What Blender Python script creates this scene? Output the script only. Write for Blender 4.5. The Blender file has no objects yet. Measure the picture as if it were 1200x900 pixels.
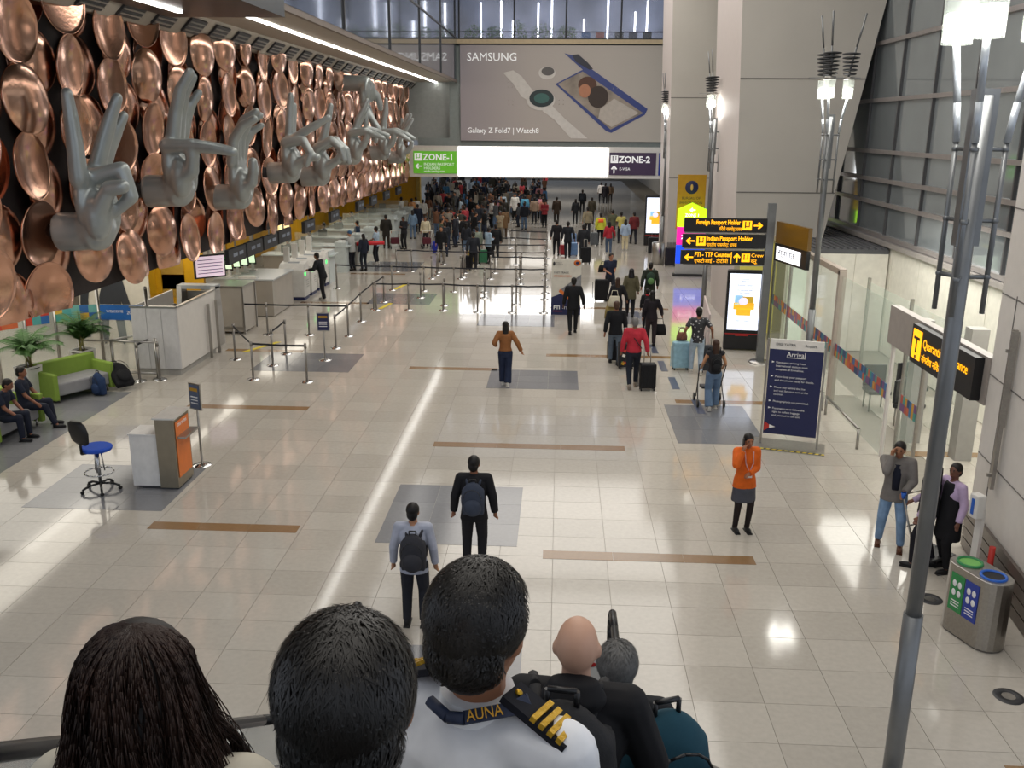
import bpy, bmesh, math, random
from mathutils import Vector, Matrix, Quaternion
random.seed(7)
C = bpy.context.scene.collection
V = Vector
# ------------------------------------------------------------------ camera, world, light, exposure
FOC, EYE = 1080.0, 6.2
AX = V((0.99864246, 0.02040941, -0.04792372)); AY = V((0.05165067, -0.2689397, 0.9617711)); AZ = V((0.00674059, -0.96294075, -0.26962876))
cam = bpy.data.cameras.new('camera'); cam.sensor_width = 36; cam.lens = FOC/1200*36; cam.clip_start = .05; cam.clip_end = 400
co = bpy.data.objects.new('camera', cam); C.objects.link(co)
R = Matrix(((AX.x, -AX.y, -AX.z), (AY.x, -AY.y, -AY.z), (AZ.x, -AZ.y, -AZ.z)))
co.matrix_world = Matrix.Translation((0, 0, EYE)) @ R.to_4x4()
bpy.context.scene.camera = co
w = bpy.data.worlds.new('world'); bpy.context.scene.world = w; w.use_nodes = True
w.node_tree.nodes['Background'].inputs[0].default_value = (.80, .87, 1, 1)
w.node_tree.nodes['Background'].inputs[1].default_value = .75
vs = bpy.context.scene.view_settings
vs.view_transform = 'Standard'; vs.look = 'None'; vs.gamma = 1; vs.exposure = .12; vs.use_curve_mapping = False
def area(name, loc, sx, sy, power, col=(1, .95, .88), rot=(0, 0, 0)):
    l = bpy.data.lights.new(name, 'AREA'); l.shape = 'RECTANGLE'; l.size = sx; l.size_y = sy; l.energy = power; l.color = col
    o = bpy.data.objects.new(name, l); o.location = loc; o.rotation_euler = rot; C.objects.link(o); return o
for yy, pw in ((0, 520), (13, 780), (26, 1000), (39, 1000)):          # unseen area lights over the hall, widened to soften their floor reflections
    area('ceiling_or_fill_light', (0.2, yy+5, 13.6), 11.0, 12.0, pw)
for yy in (62, 78, 94): area('ceiling_or_fill_light', (-1, yy, 4.9), 10, 5, 330)
for yy in (18, 27, 36, 46): area('ceiling_or_fill_light', (-11.2, yy, 2.92), 1.2, 6, 60, (1, .93, .8))
area('ceiling_or_fill_light', (-13.2, 22, 2.9), 3.5, 8, 130, (1, .95, .85))  # unseen fill lamp added to brighten the near recess
for yy in (12.5, 17, 22): area('ceiling_or_fill_light', (7.9, yy, 4.2), 1.6, 4, 110, (1, .97, .88))  # unseen fill lamps added above the roofless corridor to brighten its white walls

# ------------------------------------------------------------------ helpers
def F(px, py, z=0):
    r = V((px-600, py-450, FOC)); d = V((AX.dot(r), AY.dot(r), AZ.dot(r))); t = (z-EYE)/d.z
    return V((d.x*t, d.y*t, z))
def lin(c): return tuple((x/12.92 if x <= .04045 else ((x+.055)/1.055)**2.4) for x in c)
def hx(h): return lin(tuple(int(h[i:i+2], 16)/255 for i in (0, 2, 4)))
MATS = {}
def mat(name, h='808080', rough=.5, metal=0, emit=None, es=1, var=.06, scale=6, bump=0, trans=0, alpha=1, spec=.5, aniso=0, coat=0):
    if name in MATS: return MATS[name]
    m = bpy.data.materials.new(name); m.use_nodes = True; nt = m.node_tree; b = nt.nodes['Principled BSDF']
    c = hx(h)
    b.inputs['Roughness'].default_value = rough; b.inputs['Metallic'].default_value = metal
    b.inputs['Specular IOR Level'].default_value = spec; b.inputs['Coat Weight'].default_value = coat
    if trans: b.inputs['Transmission Weight'].default_value = trans
    if alpha < 1: b.inputs['Alpha'].default_value = alpha
    n = nt.nodes.new('ShaderNodeTexNoise'); n.inputs['Scale'].default_value = scale; n.inputs['Detail'].default_value = 3
    tc = nt.nodes.new('ShaderNodeTexCoord'); nt.links.new(tc.outputs['Object'], n.inputs['Vector'])
    r = nt.nodes.new('ShaderNodeValToRGB'); r.color_ramp.elements[0].position = .3; r.color_ramp.elements[1].position = .7
    r.color_ramp.elements[0].color = tuple(min(1, x*(1-var)) for x in c)+(1,); r.color_ramp.elements[1].color = tuple(min(1, x*(1+var)) for x in c)+(1,)
    nt.links.new(n.outputs['Fac'], r.inputs['Fac']); nt.links.new(r.outputs['Color'], b.inputs['Base Color'])
    if bump:
        bp = nt.nodes.new('ShaderNodeBump'); bp.inputs['Strength'].default_value = bump; bp.inputs['Distance'].default_value = .01
        nt.links.new(n.outputs['Fac'], bp.inputs['Height']); nt.links.new(bp.outputs['Normal'], b.inputs['Normal'])
    if emit:
        b.inputs['Emission Color'].default_value = hx(emit)+(1,); b.inputs['Emission Strength'].default_value = es
    MATS[name] = m; return m
class MB:
    def __init__(s): s.v = []; s.f = []; s.m = []; s.s = []
    def add(s, vs, fs, mi=0, sm=False):
        n = len(s.v); s.v += [tuple(x) for x in vs]
        for f in fs: s.f.append(tuple(n+i for i in f)); s.m.append(mi); s.s.append(sm)
        return s
    def box(s, c, d, rz=0, mi=0, rx=0, ry=0):
        M = Matrix.Rotation(rz, 3, 'Z') @ Matrix.Rotation(ry, 3, 'Y') @ Matrix.Rotation(rx, 3, 'X'); c = V(c)
        vs = [c + M @ V((x*d[0]/2, y*d[1]/2, z*d[2]/2)) for z in (-1, 1) for x, y in ((-1, -1), (1, -1), (1, 1), (-1, 1))]
        return s.add(vs, [(3, 2, 1, 0), (4, 5, 6, 7), (0, 1, 5, 4), (1, 2, 6, 5), (2, 3, 7, 6), (3, 0, 4, 7)], mi)
    def fr(s, p0, p1, r0, r1=None, n=10, mi=0, sm=True, fx=1):
        p0 = V(p0); p1 = V(p1); r1 = r0 if r1 is None else r1; d = (p1-p0); q = d.normalized()
        a = q.cross(V((0, 0, 1)) if abs(q.z) < .9 else V((0, 1, 0))).normalized(); b = q.cross(a)
        vs = [p + (a*math.cos(t)*fx + b*math.sin(t))*r for p, r in ((p0, r0), (p1, r1)) for t in [6.28318*i/n for i in range(n)]]
        s.add(vs, [(i, (i+1) % n, n+(i+1) % n, n+i) for i in range(n)], mi, sm)
        k = len(s.v)-2*n
        s.f += [tuple(k+i for i in range(n))[::-1], tuple(k+n+i for i in range(n))]; s.m += [mi]*2; s.s += [False]*2
        return s
    def ell(s, c, r, n=12, m=8, M=None, mi=0):
        c = V(c); vs = []; fs = []
        if not hasattr(r, '__len__'): r = (r, r, r)
        def pt(x, y, z):
            p = V((x*r[0], y*r[1], z*r[2])); return c + (M @ p if M else p)
        vs.append(pt(0, 0, -1))
        for j in range(1, m):
            t = math.pi*j/m
            for i in range(n): a = 6.28318*i/n; vs.append(pt(math.sin(t)*math.cos(a), math.sin(t)*math.sin(a), -math.cos(t)))
        vs.append(pt(0, 0, 1))
        for i in range(n): fs.append((0, 1+(i+1) % n, 1+i)); fs.append((len(vs)-1, 1+(m-2)*n+i, 1+(m-2)*n+(i+1) % n))
        for j in range(m-2):
            for i in range(n): a = 1+j*n+i; b = 1+j*n+(i+1) % n; fs.append((a, b, b+n, a+n))
        return s.add(vs, fs, mi, True)
    def caps(s, p0, p1, r0, r1, n=10, mi=0): s.fr(p0, p1, r0, r1, n, mi); s.ell(p0, r0, n, 6, mi=mi); return s.ell(p1, r1, n, 6, mi=mi)
    def loft(s, rings, n=16, mi=0):          # rings: (x, y, z, rx, ry)
        vs = [V((x+rx*math.cos(6.28318*i/n), y+ry*math.sin(6.28318*i/n), z)) for x, y, z, rx, ry in rings for i in range(n)]
        fs = [(j*n+i, j*n+(i+1) % n, (j+1)*n+(i+1) % n, (j+1)*n+i) for j in range(len(rings)-1) for i in range(n)]
        s.add(vs, fs, mi, True); k = len(s.v)-len(vs)
        s.f += [tuple(k+i for i in range(n))[::-1], tuple(len(s.v)-n+i for i in range(n))]; s.m += [mi]*2; s.s += [False]*2
        return s
    def lathe(s, prof, c=(0, 0, 0), n=20, mi=0, sm=True, M=None):     # prof: (r, z)
        c = V(c); vs = []
        for r, z in prof:
            for i in range(n):
                p = V((r*math.cos(6.28318*i/n), r*math.sin(6.28318*i/n), z)); vs.append(c+(M @ p if M else p))
        return s.add(vs, [(j*n+i, j*n+(i+1) % n, (j+1)*n+(i+1) % n, (j+1)*n+i) for j in range(len(prof)-1) for i in range(n)], mi, sm)
    def tube(s, pts, r, n=6, mi=0):
        for a, b in zip(pts, pts[1:]): s.fr(a, b, r, r, n, mi)
        return s
    def prism(s, poly, d, mi=0):             # poly list of 3D points, d extrusion vector
        d = V(d); n = len(poly); vs = [V(p) for p in poly]+[V(p)+d for p in poly]
        return s.add(vs, [tuple(range(n))[::-1], tuple(range(n, 2*n))]+[(i, (i+1) % n, n+(i+1) % n, n+i) for i in range(n)], mi)
    def mesh(s, name='m'):
        me = bpy.data.meshes.new(name); me.from_pydata(s.v, [], s.f)
        me.polygons.foreach_set('material_index', s.m); me.polygons.foreach_set('use_smooth', s.s); me.update()
        bm = bmesh.new(); bm.from_mesh(me); bmesh.ops.recalc_face_normals(bm, faces=bm.faces); bm.to_mesh(me); bm.free(); return me
    def build(s, name, ms=None, parent=None, loc=None, **k):
        me = s.mesh(name)
        if not isinstance(ms, (list, tuple)): ms = [ms]
        for m in ms: me.materials.append(m)
        return link(name, me, parent, loc, **k)
def link(name, me, parent=None, loc=None, rz=0, label=None, cat=None, group=None, kind=None):
    o = bpy.data.objects.new(name, me); C.objects.link(o)
    if parent: o.parent = parent
    if loc is not None: o.location = loc
    if rz: o.rotation_euler.z = rz
    return tag(o, label, cat, group, kind)
def tag(o, label=None, cat=None, group=None, kind=None):
    for k, v in (('label', label), ('category', cat), ('group', group), ('kind', kind)):
        if v: o[k] = v
    return o
def thing(name, label, cat, loc=(0, 0, 0), rz=0, group=None): return link(name, None, None, loc, rz, label, cat, group)
def inst(name, me, m, parent, loc=None, rz=0):      # shared mesh, per-object material
    o = link(name, me, parent, loc, rz)
    if not len(me.materials): me.materials.append(None)
    o.material_slots[0].link = 'OBJECT'; o.material_slots[0].material = m; return o
def bevel(o, wd=.01, seg=2):
    md = o.modifiers.new('b', 'BEVEL'); md.width = wd; md.segments = seg; md.limit_method = 'ANGLE'; return o
DG = None
def text(s, size, m, parent, loc, rot=(math.pi/2, 0, 0), name='lettering', al='LEFT', ext=.002, sx=1, bold=0, mx=None):
    cu = bpy.data.curves.new('t', 'FONT'); cu.body = s; cu.size = size; cu.align_x = al; cu.extrude = ext; cu.resolution_u = 2; cu.offset = bold
    o = bpy.data.objects.new('t', cu); C.objects.link(o)
    bpy.context.view_layer.update(); me = bpy.data.meshes.new_from_object(o.evaluated_get(bpy.context.evaluated_depsgraph_get()))
    C.objects.unlink(o); bpy.data.objects.remove(o)
    if not len(me.materials): me.materials.append(m)
    else: me.materials[0] = m
    q = link(name, me, parent, loc); q.rotation_euler = rot
    if mx and len(me.vertices):
        wd = max(v.co.x for v in me.vertices)-min(v.co.x for v in me.vertices); sx = min(sx, mx/wd) if wd else sx
    q.scale = (sx, 1, 1); return q
def remesh(mb, vox, sm=2):
    me = mb.mesh(); o = bpy.data.objects.new('r', me); C.objects.link(o)
    md = o.modifiers.new('r', 'REMESH'); md.mode = 'VOXEL'; md.voxel_size = vox; md.use_smooth_shade = True
    if sm: s2 = o.modifiers.new('s', 'SMOOTH'); s2.iterations = sm; s2.factor = .5
    dg = bpy.context.evaluated_depsgraph_get(); out = bpy.data.meshes.new_from_object(o.evaluated_get(dg))
    bpy.data.objects.remove(o); bpy.data.meshes.remove(me); return out

STEEL = mat('brushed_steel', 'a8a5a0', .32, 1, var=.08, scale=30); CHROME = mat('chrome', 'c8c8c8', .12, 1, var=.03)
POLE = mat('grey_pole_paint', '7a7c7d', .38, .55); BLACK = mat('black_plastic', '141416', .45); DGREY = mat('dark_grey', '2e2f32', .5)
WHITE = mat('white_paint', 'dcdad5', .55); WPANEL = mat('white_panel', 'd6d2cc', .42, var=.03); GREY = mat('grey_laminate', '9d9b96', .5)
YEL = mat('yellow_panel', 'd9a514', .35, var=.10, scale=1.5); GLASS = mat('clear_glass', 'e4efe9', .03, trans=.0, alpha=.16, spec=.8, var=.01)
GTINT = mat('green_edge_glass', 'cfe3d6', .04, alpha=.17, spec=.8, var=.01)
LAMP = mat('lamp_glow', 'ffffff', .4, emit='fffaf0', es=9); SCREENW = mat('white_screen', 'ffffff', .3, emit='f4f7ff', es=1.35)
ORANGE = mat('orange_print', 'd8732c', .5); NAVY = mat('navy_print', '1c2350', .5); STONE = mat('beige_stone_cladding', 'a39c92', .4, var=.06, scale=2)
YTXT = mat('yellow_lettering', 'ffb400', .4, emit='ffae10', es=1.3); WTXT = mat('white_lettering', 'f4f4f4', .5, emit='ffffff', es=.25); TXTW = mat('plain_white_lettering', 'eeeeee', .5)
DTXT = mat('dark_lettering', '2b2b30', .5); BLUE = mat('blue_cloth', '1f4fbb', .8); RUBBER = mat('black_rubber', '18181a', .35)

# ------------------------------------------------------------------ setting: floor
def floor_mat(name, ramp, rough=.13):
    m = bpy.data.materials.new(name); m.use_nodes = True; nt = m.node_tree; b = nt.nodes['Principled BSDF']; L = nt.links.new
    g = nt.nodes.new('ShaderNodeNewGeometry'); oi = nt.nodes.new('ShaderNodeObjectInfo')
    ad = nt.nodes.new('ShaderNodeMath'); ad.operation = 'ADD'; L(g.outputs['Random Per Island'], ad.inputs[0]); L(oi.outputs['Random'], ad.inputs[1])
    fr = nt.nodes.new('ShaderNodeMath'); fr.operation = 'FRACT'; L(ad.outputs[0], fr.inputs[0])
    r = nt.nodes.new('ShaderNodeValToRGB'); r.color_ramp.elements[0].color = hx(ramp[0])+(1,); r.color_ramp.elements[1].color = hx(ramp[1])+(1,); L(fr.outputs[0], r.inputs['Fac'])
    n = nt.nodes.new('ShaderNodeTexNoise'); n.inputs['Scale'].default_value = 14; n.inputs['Detail'].default_value = 6; L(g.outputs['Position'], n.inputs['Vector'])
    mx = nt.nodes.new('ShaderNodeMixRGB'); mx.blend_type = 'OVERLAY'; mx.inputs['Fac'].default_value = .12; L(r.outputs['Color'], mx.inputs[1]); L(n.outputs['Fac'], mx.inputs[2])
    L(mx.outputs[0], b.inputs['Base Color'])
    rr = nt.nodes.new('ShaderNodeMapRange'); rr.inputs['To Min'].default_value = rough*.7; rr.inputs['To Max'].default_value = rough*1.4; L(n.outputs['Fac'], rr.inputs['Value']); L(rr.outputs[0], b.inputs['Roughness'])
    b.inputs['Specular IOR Level'].default_value = .62
    return m
TILE = floor_mat('polished_cream_granite', ('b3ada3', 'bdb7ad'), .085); TILEG = floor_mat('polished_grey_granite', ('75767a', '7f8083')); TILEB = floor_mat('polished_brown_granite', ('86694a', '90714e'), .16)
TX, TY, GAP = .8, .7, .006
fl = MB().box((-2, 45, -.06), (34, 150, .1)).build('floor', mat('floor_grout', '8d877d', .5), kind='structure')
tm = MB().box((0, 0, -.006), (TX-GAP, TY-GAP, .012)).mesh('tile'); tm.materials.append(TILE)
cells = []
for j in range(2, 31):
    for i in range(-17, 9): cells.append(((i+.5)*TX, (j+.5)*TY))
cells.sort(key=lambda c: abs(c[0])*.25+c[1])
inview = [c for c in cells if abs(c[0]) < 2.4+c[1]*.55 and c[1] > 5.6 and c[0] < 6.6]
singles = set(inview[:290])
for c in inview[:290]: link('tile', tm, fl, (c[0], c[1], 0))
rest = MB()
for c in cells:
    if c not in singles and c[0] < 6.6: rest.box((c[0], c[1], -.006), (TX-GAP, TY-GAP, .012))
for j in range(31, 160):                                     # the floor further down the hall
    for i in range(-23 if j < 100 else -18, 9): rest.box(((i+.5)*TX, (j+.5)*TY, -.006), (TX-GAP, TY-GAP, .012))
for j in range(2, 31):
    for i in list(range(-27, -17))+[9, 10, 11, 12, 13, 14]: rest.box(((i+.5)*TX, (j+.5)*TY, -.006), (TX-GAP, TY-GAP, .012))
for i in range(-17, 9):
    for j in (-3, -2, -1, 0, 1): rest.box(((i+.5)*TX, (j+.5)*TY, -.006), (TX-GAP, TY-GAP, .012))
rest.build('tile', TILE, fl, kind='stuff')
def inlay(x0, x1, y0, y1, m, nx=1, ny=1):
    w_, d_ = (x1-x0)/nx, (y1-y0)/ny
    for a in range(nx):
        for b in range(ny): MB().box((x0+(a+.5)*w_, y0+(b+.5)*d_, .0015), (w_-.004, d_-.004, .004)).build('tile', m, fl)
for x0, x1, y0, y1 in ((-8.9, -6.5, 13.85, 15.9), (-2.75, -.55, 12.9, 15.3), (-1.72, .55, 21.7, 23.5), (-8.0, -5.4, 22.9, 24.9), (-6.9, -4.6, 32.4, 34.6), (2.5, 4.3, 17.9, 20.6), (-2.4, -.35, 7.2, 10.05),
                       (-2.6, -.1, 29.0, 30.9), (1.8, 3.2, 29.6, 31.6), (-8.9, -6.3, 40, 43), (-10.8, -9.6, 8.4, 10)): inlay(x0, x1, y0, y1, TILEG, 3, 3)
inlay(-13.2, -10.15, 14.6, 20.7, TILEG, 4, 8)
for x0, x1, y in ((-6.45, -4.05, 13.3), (-.15, 3.0, 12.66), (-2.45, 1.4, 17.5), (-8.4, -5.6, 19.7), (-3.9, -1.55, 23.5), (-.3, 3.4, 25.2), (4.6, 6.2, 8.05), (-9.4, -7.2, 25.1), (-.3, 3.9, 32.3), (-9.3, -6.8, 32.5), (2.8, 5.6, 20.9), (-9, -6.6, 39.3), (6.9, 9.2, 17.6)): inlay(x0, x1, y-.14, y+.14, TILEB, 3, 1)
for x, y, cu in ((3.28, 20.5, 1), (2.95, 22.5, 0), (2.85, 24.2, 0), (2.8, 26.2, 1), (2.75, 28.6, 0), (2.7, 31.2, 0), (2.65, 34, 0)):
    MB().box((x, y, .003), (.18, 1.1, .006)).build('floor_marking', mat('slate_blue_vinyl', '4d5468', .3), fl)
for x, y in ((5.17, 11.64), (5.2, 9.4)):
    g = thing('floor_vent', 'round black floor vent with pale centre '+('beside the twin bin' if y > 10 else 'nearest the bottom right corner, below the louvred skirting'), 'vent', (x, y, 0), group='round floor vents')
    MB().lathe([(.075, .001), (.08, .012), (.15, .012), (.165, .001)], n=24).build('ring', DGREY, g)
    MB().lathe([(0.001, .006), (.075, .006)], n=20).build('cover', STEEL, g)
for n_, (x0, y0, x1, y1) in enumerate(((-8.9, 24.9, -8.3, 26.2), (-6.5, 35.4, -6.2, 36.9), (-6.3, 31.5, -6.1, 32.6))):
    MB().prism([(x0, y0, .002), (x0+.16, y0, .002), (x1+.16, y1, .002), (x1, y1, .002)], (0, 0, .003)).build('floor_marking', mat('yellow_tape', 'd9c42a', .5), fl)
# ------------------------------------------------------------------ setting: shell
HALL = mat('hall_ceiling_paint', 'b5b4b0', .8)
MB().box((-2, 25, 14.2), (36, 62, .2)).build('ceiling', HALL, kind='structure')
MB().box((-3, 91, 5.5), (30, 68, .2)).build('ceiling', mat('rear_hall_ceiling', 'c0bfba', .8), kind='structure')
MB().box((-3, 125, 3), (34, .3, 6)).build('wall_back', mat('rear_hall_wall', '8d8d8c', .6), kind='structure')
# disc wall
XW = -9.1
dw = thing('disc_mural', 'long dark wall panel covered with overlapping hammered copper discs', 'wall art', (XW, 12, 3.0))
MB().box((-.25, 21.9, 2.65), (.3, 43.8, 5.3)).build('back_panel', mat('mural_backing', '2c2323', .7, var=.2), dw)
COP = bpy.data.materials.new('copper'); COP.use_nodes = True
def copper():
    nt = COP.node_tree; b = nt.nodes['Principled BSDF']; L = nt.links.new
    tc = nt.nodes.new('ShaderNodeTexCoord'); oi = nt.nodes.new('ShaderNodeObjectInfo')
    n = nt.nodes.new('ShaderNodeTexNoise'); n.inputs['Scale'].default_value = 3; L(tc.outputs['Object'], n.inputs['Vector'])
    r = nt.nodes.new('ShaderNodeValToRGB'); r.color_ramp.elements[0].color = hx('bd8c74')+(1,); r.color_ramp.elements[1].color = hx('e6b9a1')+(1,)
    mx = nt.nodes.new('ShaderNodeMath'); mx.operation = 'MULTIPLY_ADD'; mx.inputs[1].default_value = .5; L(n.outputs['Fac'], mx.inputs[0])
    m2 = nt.nodes.new('ShaderNodeMath'); m2.operation = 'MULTIPLY'; m2.inputs[1].default_value = .5; L(oi.outputs['Random'], m2.inputs[0]); L(m2.outputs[0], mx.inputs[2])
    L(mx.outputs[0], r.inputs['Fac']); L(r.outputs['Color'], b.inputs['Base Color'])
    b.inputs['Metallic'].default_value = 1; b.inputs['Roughness'].default_value = .2
    w_ = nt.nodes.new('ShaderNodeTexVoronoi'); w_.inputs['Scale'].default_value = 16; L(tc.outputs['Object'], w_.inputs['Vector'])
    bp = nt.nodes.new('ShaderNodeBump'); bp.inputs['Strength'].default_value = .10; bp.inputs['Distance'].default_value = .01; L(w_.outputs['Distance'], bp.inputs['Height']); L(bp.outputs['Normal'], b.inputs['Normal'])
copper()
RD = .57
dish = MB().lathe([(.001, -.12)]+[(RD*t, -.12*(1-t*t)) for t in (.15, .3, .45, .6, .75, .88, .97)]+[(RD*.985, .006), (RD, .006), (RD, -.02)]+[(RD*t, -.12*(1-t*t)-.03) for t in (.95, .6, .2)], n=32).mesh('disc')
dome = MB().lathe([(RD, -.01), (RD, .012), (RD*.975, .02)]+[(RD*t, .02+.13*(1-t*t)) for t in (.92, .8, .65, .5, .35, .18)]+[(.001, .15)], n=32).mesh('disc')
for m_ in (dish, dome): m_.materials.append(COP)
CUTS = {}
def cut_disc(me, lo, hi):        # trims a disc where the panel's lower or upper edge trim cuts it off
    k = (me.name, lo, hi)
    if k not in CUTS:
        c = me.copy(); bm = bmesh.new(); bm.from_mesh(c)
        for v_, no in ((lo, 1), (hi, -1)):
            if v_ is not None: bmesh.ops.bisect_plane(bm, geom=bm.verts[:]+bm.edges[:]+bm.faces[:], plane_co=(v_, 0, 0), plane_no=(no, 0, 0), clear_outer=True)
        bm.to_mesh(c); bm.free(); CUTS[k] = c
    return CUTS[k]
nd = 0; col = 0; y = 12.2
while y < 55.3:
    front = col % 2 == 0; ph = (.60 if front else .05)+(random.uniform(-.32, .32) if y < 31 else 0)
    for k in range(6):
        z = ph+k*1.1
        if z < -.12: continue
        z = max(z, .05)
        if z > 5.45 or nd >= 299: continue
        near = y < 34
        isdish = (random.random() < (.8 if front else .1)) if y < 24 else (random.random() < (.35 if near else .1))
        x = (.30 if front else .02)+random.uniform(-.02, .04)
        lo = round(z, 2) if z < .5 else None; hi = round(z-5.3, 2) if z > 4.8 else None
        me = dish if isdish else dome
        if lo or hi: me = cut_disc(me, lo, hi)
        j = 0 if (lo or hi) else 1
        o = link('disc', me, dw, (x, y-12+random.uniform(-.05, .05)*j, z+random.uniform(-.05, .05)*j))
        o.rotation_euler = (0, math.pi/2+j*random.uniform(-.10, .10), random.uniform(-.22, .10)); nd += 1
    y += .8; col += 1
# fascia with vents, soffit, light strip
SOF = mat('soffit_paint', 'a79f92', .6, var=.04)
so = MB()
so.prism([(XW-.1, 12, 8.3), (XW-.1, 12, 8.72), (-6.05, 12, 8.72), (-6.05, 12, 8.62), (-8.45, 12, 8.62), (-8.85, 12, 8.2), (-9.0, 12, 8.2)], (0, 44.6, 0)).build('trim_1', SOF, kind='structure')
tr = bpy.data.objects['trim_1']
for i in range(28):
    yy = 13+i*1.6
    v = MB().box((-8.622, yy, 8.393), (.05, .95, .40), ry=.81, mi=0)
    for q in (-.11, 0, .11): v.box((-8.622+.020+q*.69, yy, 8.393-.020+q*.72), (.03, .9, .035), ry=.81, mi=1)
    v.build('vent', [DGREY, STEEL], tr)
st = MB().box((-7.3, 39.2, 8.6), (.10, 33.6, .05)).build('ceiling_or_fill_light', mat('strip_glow', 'ffffff', .4, emit='fffdf8', es=9), label='long white light strip running along the soffit above the copper discs', cat='light')
st2 = MB().box((-7.75, 18.4, 8.38), (.10, 2.4, .05)).build('ceiling_or_fill_light', MATS['strip_glow'], label='short light strip piece beside the dark bulkhead near the top left corner', cat='light')
# dark bulkhead, soffit outer face, mirror glazing
DGLS = mat('dark_glass', '2b3237', .06, 0, spec=.9, var=.15, scale=.6)
MB().box((-7.2, 16.3, 9.5), (2.5, 9, 2.2)).build('wall_left', mat('bulkhead_green_grey', '252b2c', .35), kind='structure')
MB().box((-6.03, 38.4, 8.66), (.1, 35.2, .2)).build('trim_2', mat('bronze_edge', '6d6259', .5), kind='structure')
mg = MB().box((-6.0, 38.4, 11.3), (.06, 35.2, 5.2)).build('window_1', mat('mirror_glazing', '8a919a', .05, .8, var=.1, scale=.4), kind='structure')
for yy in (26.5, 33.5, 40.5, 47.5): MB().box((-5.95, yy, 11.3), (.05, .08, 5.2)).build('mullion', DGREY, mg)
MB().box((-5.95, 38.4, 10.9), (.05, 35.2, .06)).build('mullion', DGREY, mg)
# wall at the end of the disc wall, billboard wall
MB().box((-7.6, 56.1, 7.0), (3.4, .3, 3.3)).build('wall_left_2', mat('grey_green_panel', 'a6aba8', .5), kind='structure')
EW = mat('end_wall_grey', '7f8785', .6)
MB().box((0, 55.6, 7.8), (12.9, 1.2, 5.5)).build('wall_end', EW, kind='structure')
MB().box((-7.05, 55.2, 5.25), (2.5, .5, .5)).build('wall_end_2', EW, kind='structure')
MB().box((-.1, 54.95, 10.75), (12.2, .6, .22)).build('trim_3', mat('warm_edge', 'c0ad8c', .5), kind='structure')
MB().box((-16.2, 39, 8), (.3, 60, 16)).build('wall_left_3', HALL, kind='structure')
MB().box((-12.7, 33.5, 3.05), (5.8, 43, .12)).build('ceiling_2', mat('recess_ceiling', '8a847a', .7), kind='structure')
# balcony above the billboard
MB().box((0, 57, 10.55), (12.6, 3.5, .3)).build('floor_2', EW, kind='structure')
MB().box((0, 59, 12.6), (13, .2, 4)).build('wall_end_3', mat('balcony_back_wall', '8e93a6', .5, var=.2, scale=.7), kind='structure')
bg = thing('balcony_glazing', 'dark framed glass balustrade above the hanging advertisement', 'balustrade', (0, 54.9, 10.85))
MB().box((0, 0, 1.2), (11.9, .02, 2.4)).build('glass', mat('balcony_glass', 'b8c0d0', .03, alpha=.15), bg)
for x in (-5.85, -2.75, .15, 3.2, 5.6): MB().box((x, 0, 1.3), (.09, .09, 2.7)).build('post', BLACK, bg)
for z in (.06, .42): MB().box((0, 0, z), (11.9, .06, .05)).build('rail', BLACK, bg)
for i, (x, h) in enumerate(((-4.9, 1.9), (-3.7, 2.0), (-3.0, .9), (-1.5, 1.9), (-.7, 2.2), (1.2, 1.0), (2.6, 2.3), (4.2, 1.4), (4.9, 2.0))):
    MB().fr((0, 0, -.6), (0, 0, h), .05, n=8).build('light_tube', LAMP if 0 else mat('tube_glow', 'ffffff', .4, emit='eef2ff', es=5), loc=(x, 58.3, 11.3), label='vertical white light tube behind the balcony glass, number %s from the left' % ('first second third fourth fifth sixth seventh eighth ninth'.split()[i]), cat='light', group='vertical balcony light tubes')
LEAFM = mat('bush_leaves', '4d7a3a', .6, var=.3, scale=8)
def bush(x, y, z, wx, h, seed):
    rd = random.Random(seed); mb = MB()
    for i in range(420):
        a = rd.uniform(0, 6.28); r = rd.random()**.5; c = V((math.cos(a)*r*wx, math.sin(a)*r*.3, rd.random()*h*(1-.5*r))); d = V((rd.uniform(-1, 1), rd.uniform(-1, 1), rd.uniform(0, 1))).normalized()*.11; e = d.cross(V((0, 0, 1))).normalized()*.035
        mb.add([c, c+d*.5+e, c+d, c+d*.5-e], [(0, 1, 2, 3)])
    return mb
for i, (x, wx, hh) in enumerate(((-5.1, .55, .5), (-3.9, .5, .5), (-2.5, .45, .75), (-1.2, .7, .55), (.2, .55, .5))):
    p = thing('potted_shrub', 'low green shrub in the balcony planter, %s from the left' % ('first', 'second', 'third', 'fourth', 'fifth')[i], 'plant', (x, 55.9, 10.72), group='shrubs along the balcony')
    bush(x, 0, 0, wx, hh+.35, i).build('foliage', LEAFM, p, (0, 0, .3)); MB().box((0, 0, .17), (wx*2, .4, .34)).build('planter', DGREY, p)
for i, (x, c_) in enumerate(((1.3, '3d6fb0'), (2.1, 'b05a50'), (3.2, '303540'), (4.0, '505060'), (4.8, '202226'))):
    MB().box((0, 0, .25), (.5, .5, .1)).box((0, .22, .5), (.5, .08, .5)).box((-.2, 0, .1), (.05, .4, .2)).box((.2, 0, .1), (.05, .4, .2)).build('lounge_chair', mat('lounge_'+c_, c_, .7), loc=(x, 56.4, 10.7), label='small lounge seat behind the balcony glass, %s coloured' % ('sky blue', 'dull red', 'charcoal', 'slate grey', 'black')[i], cat='chair')

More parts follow.
